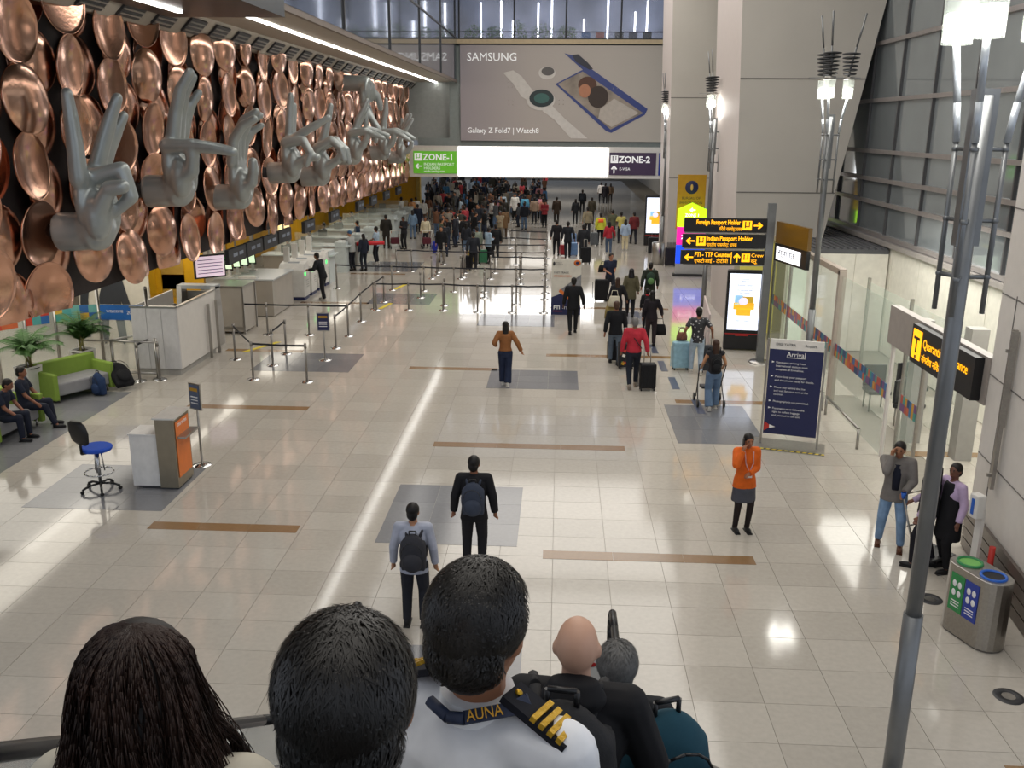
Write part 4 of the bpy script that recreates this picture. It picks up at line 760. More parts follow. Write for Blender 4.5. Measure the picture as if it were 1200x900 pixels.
# ------------------------------------------------------------------ people
def ik(a, c, la, lb, pole):
    d = c-a; L = max(.05, min(d.length, la+lb-.01)); d = d.normalized(); c = a+d*L; x = (la*la-lb*lb+L*L)/(2*L)
    p = (pole-d*pole.dot(d)).normalized(); return a+d*x+p*math.sqrt(max(la*la-x*x, 0)), c
HUM = {}
def human(key, h=1.72, fem=0, feet=((-.11, .0, 0), (.11, .0, 0)), hands=((-.27, .05, .84), (.27, .05, .84)), lean=0, pel=(0, 0, .93), top='jacket', hem=.84, sleeve=1, bottom='trousers', hair='short', vox=.03, fingers=0, hs=1, turn=0, cuff=0, nod=0, eyes=0, elb=(0, -1, -.3)):
    if key in HUM: return HUM[key]
    px_, py_, pz = pel; sw = .165 if fem else .19; dz = pz-.93
    def sp(z): return lean*max(0, z-pz)/.5+py_       # forward shift of the spine
    hp = [V((s*.09, py_, pz)) for s in (-1, 1)]; sh = [V((s*sw, sp(1.42+dz), 1.42+dz)) for s in (-1, 1)]
    an = [V((f[0], f[1], f[2]+.085)) for f in feet]; kn = []; wr = []; el = []
    for i in (0, 1):
        k_, c_ = ik(hp[i], an[i], .43, .43, V(((-1, 1)[i]*.12, 1, .05))); kn.append(k_); an[i] = c_
        e_, c_ = ik(sh[i], V(hands[i])+V((0, 0, dz)), .285, .26, V(((-1, 1)[i]*.5+0*elb[0], elb[1], elb[2]))); el.append(e_); wr.append(c_)
    hc = V((0, sp(1.63+dz)+.015+nod, 1.635+dz-abs(nod)*.4)); Rh = Matrix.Rotation(turn, 3, 'Z') @ Matrix.Rotation(-nod*5, 3, 'X')
    def H(x, y, z): return hc+Rh @ (V((x, y, z))*hs)
    b = MB(); wx = .9 if fem else 1
    b.loft([(0, py_, pz-.12, .13, .10), (0, py_, pz-.05, .165, .115), (0, sp(1.02+dz), pz+.07, .15*wx, .105), (0, sp(1.12+dz), pz+.19, .13*wx, .10), (0, sp(1.27+dz), pz+.34, .165*wx, .12), (0, sp(1.38+dz), pz+.46, .155*wx, .105), (0, sp(1.45+dz), pz+.53, .09, .075)], 16)
    b.caps(sh[0], sh[1], .058, .058); b.fr((0, sp(1.42+dz), 1.42+dz), H(0, -.01, -.06), .058, .052)
    b.ell(hc, (.076*hs, .096*hs, .102*hs), 16, 12, Rh); b.ell(H(0, .022, -.055), (.056*hs, .068*hs, .066*hs), 14, 10, Rh); b.ell(H(0, .098, -.02), (.012, .018, .026), 8, 6, Rh); b.ell(H(0, .088, -.062), (.024, .010, .010), 8, 6, Rh)
    for s in (-1, 1): b.ell(H(s*.078, -.005, -.015), (.012, .02, .03), 8, 6, Rh)
    for i in (0, 1):
        b.caps(sh[i], el[i], .05, .041).caps(el[i], wr[i], .041, .028); d = (wr[i]-el[i]).normalized(); q = wr[i]+d*.05; b.caps(wr[i], q, .027, .034)
        sd_ = V((0, 1, 0)) if abs(d.y) < .8 else V((1, 0, 0)); sd_ = (sd_-d*sd_.dot(d)).normalized(); nn = d.cross(sd_)*((-1, 1)[i])
        if fingers:
            for k in range(4):
                f0 = q+sd_*(.028-.018*k); f1 = f0+(d+nn*.25).normalized()*(.04, .045, .042, .032)[k]; b.caps(f0, f1, .0105, .0095, 6).caps(f1, f1+(d+nn*1.1).normalized()*.034, .0095, .0085, 6)
            b.caps(wr[i]+sd_*.02+d*.01, wr[i]+sd_*.05+d*.05, .012, .010, 6)
        else: b.ell(q+d*.045, (.028, .03, .045), 8, 6)
        b.caps(hp[i]+V((0, 0, -.02)), kn[i], .088, .058).caps(kn[i], an[i], .057, .038).caps(an[i]+V((0, -.02, -.035)), an[i]+V((0, .14, -.05)), .036, .03)
    parts = [('body', remesh(b, vox, 1), 'skin')]
    def arms(g, ex, upto):
        for i in (0, 1):
            if upto >= 1: g.caps(sh[i], el[i], .058+ex, .05+ex); g.ell(el[i], .05+ex); e1 = el[i].lerp(wr[i], .93); g.fr(el[i], e1, .049+ex, .040+ex*.8)
            elif upto > 0: g.ell(sh[i], .058+ex); g.fr(sh[i], sh[i].lerp(el[i], .75), .058+ex, .054+ex)
            else: g.ell(sh[i]*.86+V((0, 0, sh[i].z*.14)), .045+ex)
    ex = {'jacket': .024, 'coat': .03, 'tee': .014, 'sweater': .026, 'vest': .016, 'shirt': .016}[top]
    g = MB(); hz = hem+dz
    ring = [(0, sp(z+dz), z+dz, (rx+ex)*(wx if z > 1 else 1), ry+ex) for z, rx, ry in ((hem, .158+(.02 if top in ('coat', 'jacket', 'shirt') else 0), .118), (max(hem+.04, .95), .158, .118), (1.05, .145, .108), (1.14, .142, .108), (1.27, .168, .122), (1.38, .158, .108), (1.46, .08, .065))]
    if dz < -.2: ring = [(0, py_, pz-.10, .165+ex, .13+ex)]+[r for r in ring if r[2] > pz]
    g.loft(ring, 18); g.caps(sh[0], sh[1], .06+ex*.7, .06+ex*.7); arms(g, ex*.75, sleeve)
    if top in ('jacket', 'coat'): g.fr((0, sp(1.44+dz), 1.43+dz), (0, sp(1.5+dz)-.005, 1.495+dz), .075, .07)
    parts.append((({'tee': 'shirt'}).get(top, top), remesh(g, vox*.9, 1), 'top'))
    if bottom in ('trousers', 'wide'):
        g = MB(); e2 = .016 if bottom == 'trousers' else .03; g.loft([(0, py_, pz-.14, .14, .105), (0, py_, pz-.04, .178, .128), (0, py_, pz+.06, .166*wx, .118), (0, sp(1.04+dz), pz+.10, .155*wx, .112)], 16)
        for i in (0, 1): g.caps(hp[i]+V((0, 0, -.03)), kn[i], .092+e2*.6, .062+e2); g.ell(kn[i], .062+e2); g.fr(kn[i], an[i].lerp(kn[i], .04)+V((0, 0, -.01)), .060+e2, (.048 if bottom == 'trousers' else .085)+e2*.6)
        parts.append(('trousers', remesh(g, vox*.9, 1), 'bottom'))
    else:
        g = MB(); g.loft([(0, py_, .56+dz, .205, .16), (0, py_, .60+dz, .205, .16), (0, py_, .8+dz, .19, .14), (0, py_, 1.02+dz, .145, .11)], 24); parts.append(('skirt', remesh(g, vox*.9, 1), 'bottom'))
        g = MB()
        for i in (0, 1): g.caps(hp[i]+V((0, 0, -.1)), kn[i], .088, .064).caps(kn[i], an[i], .063, .045)
        parts.append(('tights', remesh(g, vox*.8, 1), 'tights'))
    for i in (0, 1):
        g = MB(); a = an[i]; g.ell(a+V((0, .055, -.045)), (.045, .135, .042), 12, 8); g.ell(a+V((0, -.02, -.02)), (.042, .055, .055), 10, 8); g.box(a+V((0, .05, -.076)), (.085, .25, .02)); parts.append(('shoe', g.mesh('shoe'), 'shoe'))
    g = MB()
    if hair in ('short', 'long', 'bun', 'grey'):
        g.ell(H(0, -.018, .026), (.086*hs, .098*hs, .096*hs), 16, 12, Rh); g.ell(H(0, -.05, -.03), (.074*hs, .062*hs, .085*hs), 14, 10, Rh)
    if hair == 'long': g.ell(H(0, -.055, -.09), (.088, .065, .16), 14, 10); g.ell(H(0, -.075, -.22), (.08, .05, .15), 14, 10)
    if hair == 'bun': g.ell(H(0, -.12, .02), (.045, .04, .045), 12, 8)
    if hair == 'pony': g.ell(H(0, -.018, .026), (.084, .098, .092), 16, 12, Rh); g.ell(H(0, -.03, .0), (.08, .07, .09)); g.caps(H(0, -.11, .02), H(0, -.13, -.26), .035, .02)
    if hair == 'hijab': g.ell(H(0, -.02, .015), (.095, .105, .112), 16, 12); g.fr(H(0, -.02, 0), H(0, -.03, -.22), .09, .13); g.ell(H(0, -.03, -.22), (.13, .10, .06))
    if hair == 'beanie': g.ell(H(0, -.015, .04), (.09, .104, .092), 16, 12)
    if hair == 'fringe': g.ell(H(0, -.01, -.045), (.08, .092, .045), 16, 10)
    if g.v: parts.append(({'hijab': 'headscarf', 'beanie': 'beanie'}.get(hair, 'hair'), remesh(g, vox*.7, 1) if hair in ('long', 'hijab', 'pony') else g.mesh('hair'), 'hair'))
    if eyes:
        for s in (-1, 1): g = MB(); g.ell(H(s*.03, .084, .004), (.012, .007, .006), 8, 6, Rh); parts.append(('eye', g.mesh('eye'), 'eye')); g = MB(); g.ell(H(s*.031, .086, .026), (.02, .006, .005), 8, 6, Rh); parts.append(('eyebrow', g.mesh('eyebrow'), 'hair'))
        g = MB(); g.ell(H(0, .095, -.062), (.024, .007, .007), 10, 6, Rh); parts.append(('mouth', g.mesh('mouth'), 'lips'))
    for n, me, k in parts:
        me.transform(Matrix.Scale(h/1.75, 4))
        for p in me.polygons: p.use_smooth = True
    HUM[key] = (parts, h); return HUM[key]
def cloth(h, rough=.8): return mat('cloth_'+h, h, rough, var=.12, scale=9, spec=.3)
def skin(h='8a5a40'): return mat('skin_'+h, h, .5, var=.05)
def person(fig, p, rz, top, bottom, label, group=None, sk='8a5a40', hair='15110f', shoe='1b1b1d', tights='241c1c'):
    parts, h = HUM[fig]; t = thing('person', label, 'person', p, rz, group)
    M_ = {'skin': skin(sk), 'top': cloth(top), 'bottom': cloth(bottom), 'shoe': cloth(shoe, .5), 'hair': mat('hair_'+hair, hair, .5, spec=.35), 'tights': cloth(tights), 'eye': cloth('120d0b', .3), 'lips': skin('8d4a44')}
    for n, me, k in parts: inst(n, me, M_[k], t)
    return t
def at(p, rz, off):
    c, s = math.cos(rz), math.sin(rz); return V((p[0]+off[0]*c-off[1]*s, p[1]+off[0]*s+off[1]*c, p[2]+off[2]))
def backpack(p, rz, m, label, s=1, m2=None, straps=1):
    t = thing('backpack', label, 'backpack', p, rz); m = m if not isinstance(m, str) else cloth(m)
    g = MB(); g.ell((0, 0, .24), (.165, .095, .25), 18, 12); g.box((0, .03, .2), (.30, .11, .36)); link('body', remesh(g, .022, 4), t).data.materials.append(m)
    g = MB(); g.ell((0, -.085, .15), (.12, .055, .12), 14, 10); g.build('front_pocket', m2 or m, t); MB().tube([(-.04, 0, .47), (-.04, 0, .52), (.04, 0, .52), (.04, 0, .47)], .009, 6).build('handle', RUBBER, t)
    MB().tube([(.12*math.cos(a), -.10-.03*math.sin(a), .27+.15*math.sin(a)) for a in [math.pi*i/8 for i in range(9)]], .005, 5).build('zip', RUBBER, t)
    if straps:
        for s_ in (-1, 1): MB().tube([(s_*.10, .07, .12), (s_*.13, .17/s, .14), (s_*.13/s, .31/s, .30), (s_*.13/s, .27/s, .50/s), (s_*.11/s, .17/s, .53/s), (s_*.08/s, .05, .44/s)], .018, 8).build('strap', m, t)
    t.scale = (s, s, s); return t
def suitcase(p, rz, m, label, h=.62, m2=None, handle=1):
    t = thing('suitcase', label, 'suitcase', p, rz); m = m if not isinstance(m, str) else cloth(m, .5)
    bevel(MB().box((0, 0, .06+h/2), (h*.64, .26, h)).build('body', m, t), .04, 3)
    for k in range(4): MB().box((-.2*h/.62*1.3+k*.13*h/.62, -.135, .06+h/2), (.02, .01, h*.8)).build('rib', m2 or m, t)
    for x in (-1, 1):
        for y in (-.09, .09): MB().fr((x*h*.25-.015, y, .03), (x*h*.25+.015, y, .03), .03, n=8).build('wheel', RUBBER, t)
    if handle: MB().tube([(-.08, .1, h), (-.08, .12, h+.42), (.08, .12, h+.42), (.08, .1, h)], .01, 6).build('handle', STEEL, t)
    return t
def handbag(p, rz, m, label, w_=.32, h=.3):
    t = thing('bag', label, 'bag', p, rz); g = MB(); g.loft([(0, 0, 0, w_*.5, .07), (0, 0, h*.5, w_*.48, .08), (0, 0, h*.9, w_*.4, .04), (0, 0, h, w_*.36, .02)], 14); g.build('body', cloth(m), t)
    MB().tube([(-w_*.3, 0, h*.9), (-w_*.2, 0, h*1.5), (w_*.2, 0, h*1.5), (w_*.3, 0, h*.9)], .01, 6).build('strap', cloth(m), t); return t

HI = .013; MD = .02
# --- the nearer standing and walking people
human('orange', 1.66, 1, hands=((.02, .20, 1.10), (.13, .17, 1.50)), feet=((-.10, 0, 0), (.10, -.02, 0)), top='jacket', hem=.80, bottom='skirt', hair='bun', vox=HI, fingers=1, eyes=1, nod=.03, elb=(0, -.3, -1))
p = F(868, 622); RZ = math.pi+.15
o = person('orange', p, RZ, 'd9641c', '4b4c54', 'woman in a bright orange jacket and grey skirt on the phone', sk='9a6446')
MB().tube([(-.07, .10, 1.38), (-.06, .155, 1.20), (0, .165, 1.06), (.06, .155, 1.20), (.07, .10, 1.38)], .010, 6).build('lanyard', mat('pink_lanyard', 'c89a98', .6), o); MB().box((0, .172, 1.0), (.09, .01, .06)).build('id_card', WHITE, o)
MB().box((.095, .08, 1.52), (.02, .05, .13)).build('phone', BLACK, loc=at(p, RZ, (0, 0, 0)), rz=RZ, label='black phone held by the woman in the orange jacket', cat='phone')
human('blazer', 1.75, 0, hands=((-.12, .26, 1.02), (.10, .16, 1.56)), feet=((-.17, .02, 0), (.15, -.12, 0)), hem=.80, hair='short', vox=HI, fingers=1, eyes=1, nod=.035, turn=-.15, elb=(0, .25, -1.8))
p = F(1040, 642); RZ = math.pi-.35
o = person('blazer', p, RZ, '77736f', '7d9bbd', 'man in a grey blazer and light blue jeans talking on a phone', sk='9a6a4c', shoe='5a3522')
MB().loft([(0, .125, 1.0, .05, .02), (0, .14, 1.25, .06, .02), (0, .1, 1.4, .05, .03)], 10).build('shirt_front', cloth('1a1e2e'), o)
MB().box((.095, .08, 1.575), (.02, .05, .13)).build('phone', BLACK, loc=p, rz=RZ, label='phone at the ear of the man in the grey blazer', cat='phone')
t = thing('paper_cup', 'small blue paper cup in the hand of the man in grey blazer', 'cup', at(p, RZ, (-.12, .34, .97)), 0); MB().lathe([(.001, 0), (.028, 0), (.038, .09), (.034, .09)], n=14).build('cup', mat('blue_plastic', '1c5fc0'), t)
human('lilac', 1.66, 0, hands=((-.27, .06, .88), (.22, .16, .98)), feet=((-.12, .02, 0), (.12, -.10, 0)), top='shirt', hem=.9, hair='short', vox=HI, fingers=1, eyes=1, turn=.3)
p = F(1104, 668); RZ = math.pi*.5+.25
o = person('lilac', p, RZ, 'b9a4c4', '17171b', 'man in a black apron vest over a lilac shirt by the wall', sk='6b4433')
g = MB(); g.loft([(0, 0, .52, .21, .16), (0, 0, .85, .195, .155), (0, .0, 1.1, .165, .135), (0, 0, 1.3, .15, .137), (0, .02, 1.38, .09, .11)], 18); link('apron', remesh(g, .016), o).data.materials.append(cloth('16161a'))
for z in (.42, .22): MB().box((0, 0, z), (.34, .2, .03)).build('reflective_band', mat('reflective_grey', '8c8c88', .4), o) if 0 else None
human('lilac2', 1.64, 1, hands=((-.26, .10, .90), (.16, .26, 1.0)), feet=((-.12, .12, 0), (.10, -.14, 0)), top='shirt', hem=.86, hair='pony', vox=HI, fingers=1)
p = F(1079, 664)
o = person('lilac2', p, math.pi*.5-.5, 'b3a0bd', '1b1b22', 'person in a lilac shirt and black vest hidden behind the nearest pole', sk='7a5140')
g = MB(); g.loft([(0, 0, .84, .19, .15), (0, 0, 1.1, .155, .133), (0, 0, 1.3, .145, .137), (0, .02, 1.38, .09, .11)], 18); link('waistcoat', remesh(g, .016), o).data.materials.append(cloth('17171c'))
tr_ = thing('luggage_trolley', 'grey folding luggage trolley between the two people in lilac shirts', 'trolley', F(1085, 655), .5)
MB().tube([(-.25, 0, .1), (-.25, .35, .95), (.25, .35, .95), (.25, 0, .1)], .015, 6).build('frame', STEEL, tr_); MB().box((0, -.1, .14), (.5, .4, .03)).build('tray', DGREY, tr_); MB().tube([(-.25, .2, .5), (.25, .2, .5)], .012, 6).build('bar', STEEL, tr_)
for x in (-.25, .25): MB().fr((x-.02, 0, .06), (x+.02, 0, .06), .06, n=12).build('wheel', RUBBER, tr_)
human('brown', 1.63, 1, hands=((-.25, .10, 1.08), (.42, -.12, .96)), feet=((-.05, .12, 0), (.06, -.12, .02)), top='sweater', hem=.97, bottom='wide', hair='long', vox=HI, fingers=1)
person('brown', F(592, 452), .1, '8a5a34', '1d2740', 'woman walking away in a brown sweater, navy trousers and white shoes', shoe='d8d5ce', sk='a87454')
human('blackwalk', 1.76, 0, hands=((-.30, .05, .86), (.33, -.10, .86)), feet=((-.09, -.16, .02), (.09, .18, 0)), hem=.78, vox=MD)
human('walkm', 1.74, 0, hands=((-.30, -.08, .86), (.28, .12, .88)), feet=((-.10, .18, 0), (.09, -.18, .02)), hem=.84, vox=MD)
person('blackwalk', F(671, 391), .05, '16171b', '17181c', 'man in an all black jacket and trousers walking past the poster stand', sk='5a3c2e')
p = F(720, 427); person('walkm', p, .05, '15161b', '5d6a78', 'man in a black jacket and grey blue jeans pulling two cases', hair='4a3528')
p = F(741, 454); human('redman', 1.76, 0, hands=((-.30, .02, .86), (.34, -.16, .84)), feet=((-.10, -.2, .03), (.09, .14, 0)), top='sweater', hem=.90, vox=MD, fingers=1)
person('redman', p, .05, 'b32d3c', '20242f', 'grey haired man in a red jacket towing a black suitcase', hair='6f6d6c', shoe='8f8579')
MB().tube([(-.16, -.05, 1.44), (0, -.155, 1.25), (.17, -.13, 1.02)], .012, 6).build('strap', RUBBER, loc=p, rz=.05, label='thin black cross body strap on the red jacketed back', cat='strap')
suitcase(F(758, 457), .1, '131418', 'black wheeled suitcase towed behind the red jacketed man', .62)
suitcase(F(733, 432), .1, '22242a', 'dark suitcase with colourful stickers beside the red jacketed man', .66)
ck = bpy.data.objects['suitcase.001']
rd = random.Random(4)
for k in range(16): MB().box((rd.uniform(-.15, .15), -.145, rd.uniform(.15, .6)), (.08, .006, .07), ry=rd.random()).build('sticker', mat('st_%d' % (k % 5), ('d04030', 'e0b030', '3a70c0', 'e8e4da', '50a060')[k % 5], .5), ck, (0, 0, 0))
suitcase(F(721, 424), .1, '15151a', 'black suitcase towed close beside the man in black jacket', .6)
p = F(815, 438); human('pattern', 1.76, 0, hands=((-.36, .04, .98), (.38, .02, 1.0)), feet=((-.11, .10, 0), (.10, -.14, .02)), top='tee', hem=.84, sleeve=.5, vox=MD, fingers=1)
o = person('pattern', p, .0, '26272d', '9fb0c0', 'man in a black and white patterned short sleeve shirt pushing luggage', shoe='c9c4bc')
pm = bpy.data.materials.new('patterned_shirt'); pm.use_nodes = True; nt = pm.node_tree; vo = nt.nodes.new('ShaderNodeTexVoronoi'); vo.inputs['Scale'].default_value = 13; tc = nt.nodes.new('ShaderNodeTexCoord'); rr = nt.nodes.new('ShaderNodeValToRGB'); rr.color_ramp.interpolation = 'CONSTANT'
rr.color_ramp.elements[0].color = (.5, .5, .5, 1); rr.color_ramp.elements[1].position = .28; rr.color_ramp.elements[1].color = (.02, .02, .025, 1); nt.links.new(tc.outputs['Object'], vo.inputs['Vector']); nt.links.new(vo.outputs['Distance'], rr.inputs['Fac']); nt.links.new(rr.outputs['Color'], nt.nodes['Principled BSDF'].inputs['Base Color'])
for c_ in o.children:
    if c_.name.startswith('shirt'): c_.material_slots[0].material = pm
suitcase(F(797, 433), .1, '8fb4c4', 'pale blue suitcase beside the man in the patterned shirt', .7); handbag(F(797, 432)+V((0, .02, .77)), .1, '7a5544', 'small brown bag on top of the pale blue suitcase', .3, .22)
suitcase(F(829, 436), .1, '30343a', 'dark suitcase on the right of the man in patterned shirt', .66)
p = F(834, 480); human('braid', 1.64, 1, hands=((-.26, .24, 1.0), (.26, .24, 1.0)), feet=((-.10, -.12, .02), (.10, .12, 0)), top='tee', hem=.92, sleeve=0, bottom='wide', hair='long', vox=MD, fingers=1)
person('braid', p, .05, '2a2a2e', '5f7590', 'woman with long brown hair and wide blue jeans pushing a stroller', sk='b88662', hair='3a2418', shoe='c4c0b8')
backpack(at(p, .05, (0, -.17, .92)), .05, '17181b', 'small black backpack on the woman with wide blue jeans', .8)
stq = thing('stroller', 'black folding stroller pushed by the woman in wide blue jeans', 'stroller', at(p, 0, (0, .42, 0)), 0)
MB().tube([(-.3, -.2, 1.0), (-.27, .1, .5), (-.25, .4, .08)], .014, 6).tube([(.3, -.2, 1.0), (.27, .1, .5), (.25, .4, .08)], .014, 6).tube([(-.3, -.2, 1.0), (.3, -.2, 1.0)], .016, 6).build('frame', BLACK, stq); MB().prism([V((-.2, -.1, .4)), V((.2, -.1, .4)), V((.2, .3, .35)), V((-.2, .3, .35))], (0, 0, .06)).build('seat', DGREY, stq)
for x in (-.3, .3):
    for y in (-.25, .35): MB().fr((x-.02, y, .09), (x+.02, y, .09), .09, n=14).build('wheel', RUBBER, stq)
    MB().tube([(x, -.25, .1), (x*.9, .1, .5)], .012, 6).build('strut', BLACK, stq)
human('coatf', 1.64, 1, hands=((-.27, .04, .86), (.27, .08, .9)), feet=((-.09, .12, 0), (.09, -.12, 0)), top='coat', hem=.66, hair='hijab', vox=MD)
person('coatf', F(738, 371), .0, '5a5642', '1b1b20', 'woman in a khaki coat with a black headscarf walking away', hair='14131a')
person('walkm', F(760, 366), .0, '2a3028', '3a4034', 'person in dark green carrying a green striped backpack', hair='171412'); backpack(at(F(760, 366), 0, (0, -.2, 1.0)), 0, '2f4438', 'green striped backpack on the walker in dark green', .9, mat('green_stripe', '5f8a52', .7))
human('child', 1.28, 0, hands=((-.27, .04, .86), (.27, .08, .9)), feet=((-.1, .08, 0), (.1, -.08, 0)), hem=.8, hair='short', vox=MD, hs=1.15)
person('child', F(757, 385), .0, '17171c', '1d1d22', 'child in a black jacket with red collar behind the khaki coat')
MB().fr((0, 0, 1.05), (0, 0, 1.11), .07, .06, 12).build('collar', cloth('b02830'), loc=F(757, 385), label='red collar around the neck of the child in black', cat='scarf')
human('womanb', 1.64, 1, hands=((-.27, .06, .86), (.34, .16, .95)), feet=((-.09, .1, 0), (.09, -.1, 0)), top='sweater', hem=.86, hair='long', vox=MD)
person('womanb', F(722, 385), .0, '1b1b20', '22232a', 'woman in black with brown hair carrying a cream shoulder bag', hair='3a261a'); handbag(F(722, 385)+V((-.1, -.22, .75)), 0, 'c8c2ae', 'cream shoulder bag on the woman in black', .38, .34); handbag(F(714, 386)+V((0, 0, .35)), 0, '8a7a4a', 'olive tote bag left of the cream shoulder bag', .34, .4)
person('womanb', F(762, 405), .0, '201c22', '2a2226', 'woman in dark clothes half hidden by the red jacketed man'); handbag(F(772, 404)+V((0, 0, .3)), 0, '17171a', 'black hand bag swinging beside the red jacketed man', .4, .32)
human('facing', 1.76, 0, hands=((-.05, .26, 1.12), (.16, .24, 1.06)), feet=((-.10, .1, 0), (.10, -.1, 0)), top='tee', hem=.86, sleeve=.5, hair='cap' if 0 else 'short', vox=MD, eyes=1, nod=.02)
person('facing', F(714, 352), math.pi+.4, '22283c', '2a2c34', 'man in a navy tee walking toward the camera with folded arms', sk='a8745a'); handbag(F(706, 350)+V((0, 0, 1.0)), .3, '18181c', 'black bundle of clothes carried by the man in navy tee', .42, .26)
suitcase(F(704, 353), 0, '17171b', 'black suitcase left of the man in navy tee', .75, handle=0)
# --- further named people
human('stand', 1.72, 0, vox=.024); human('standf', 1.62, 1, hair='long', top='sweater', vox=.024); human('fold', 1.72, 0, hands=((.08, .22, 1.14), (-.08, .2, 1.16)), vox=.024, eyes=0)
human('tee', 1.72, 0, top='tee', sleeve=.5, hands=((-.2, .3, 1.08), (.2, .3, 1.1)), vox=.024); human('hood', 1.74, 0, hair='beanie', hands=((-.15, .45, 1.15), (.15, .45, 1.15)), lean=.08, vox=.024)
human('reach', 1.74, 0, hands=((-.30, .42, 1.15), (-.05, .48, 1.12)), lean=.16, feet=((-.12, -.1, 0), (.12, .1, 0)), vox=.02, fingers=0); human('skirtf', 1.62, 1, bottom='skirt', hair='long', vox=.024); human('coatm', 1.74, 0, top='coat', hem=.62, vox=.024); human('phone', 1.7, 0, hands=((-.08, .26, 1.2), (.08, .26, 1.18)), nod=.05, vox=.024)
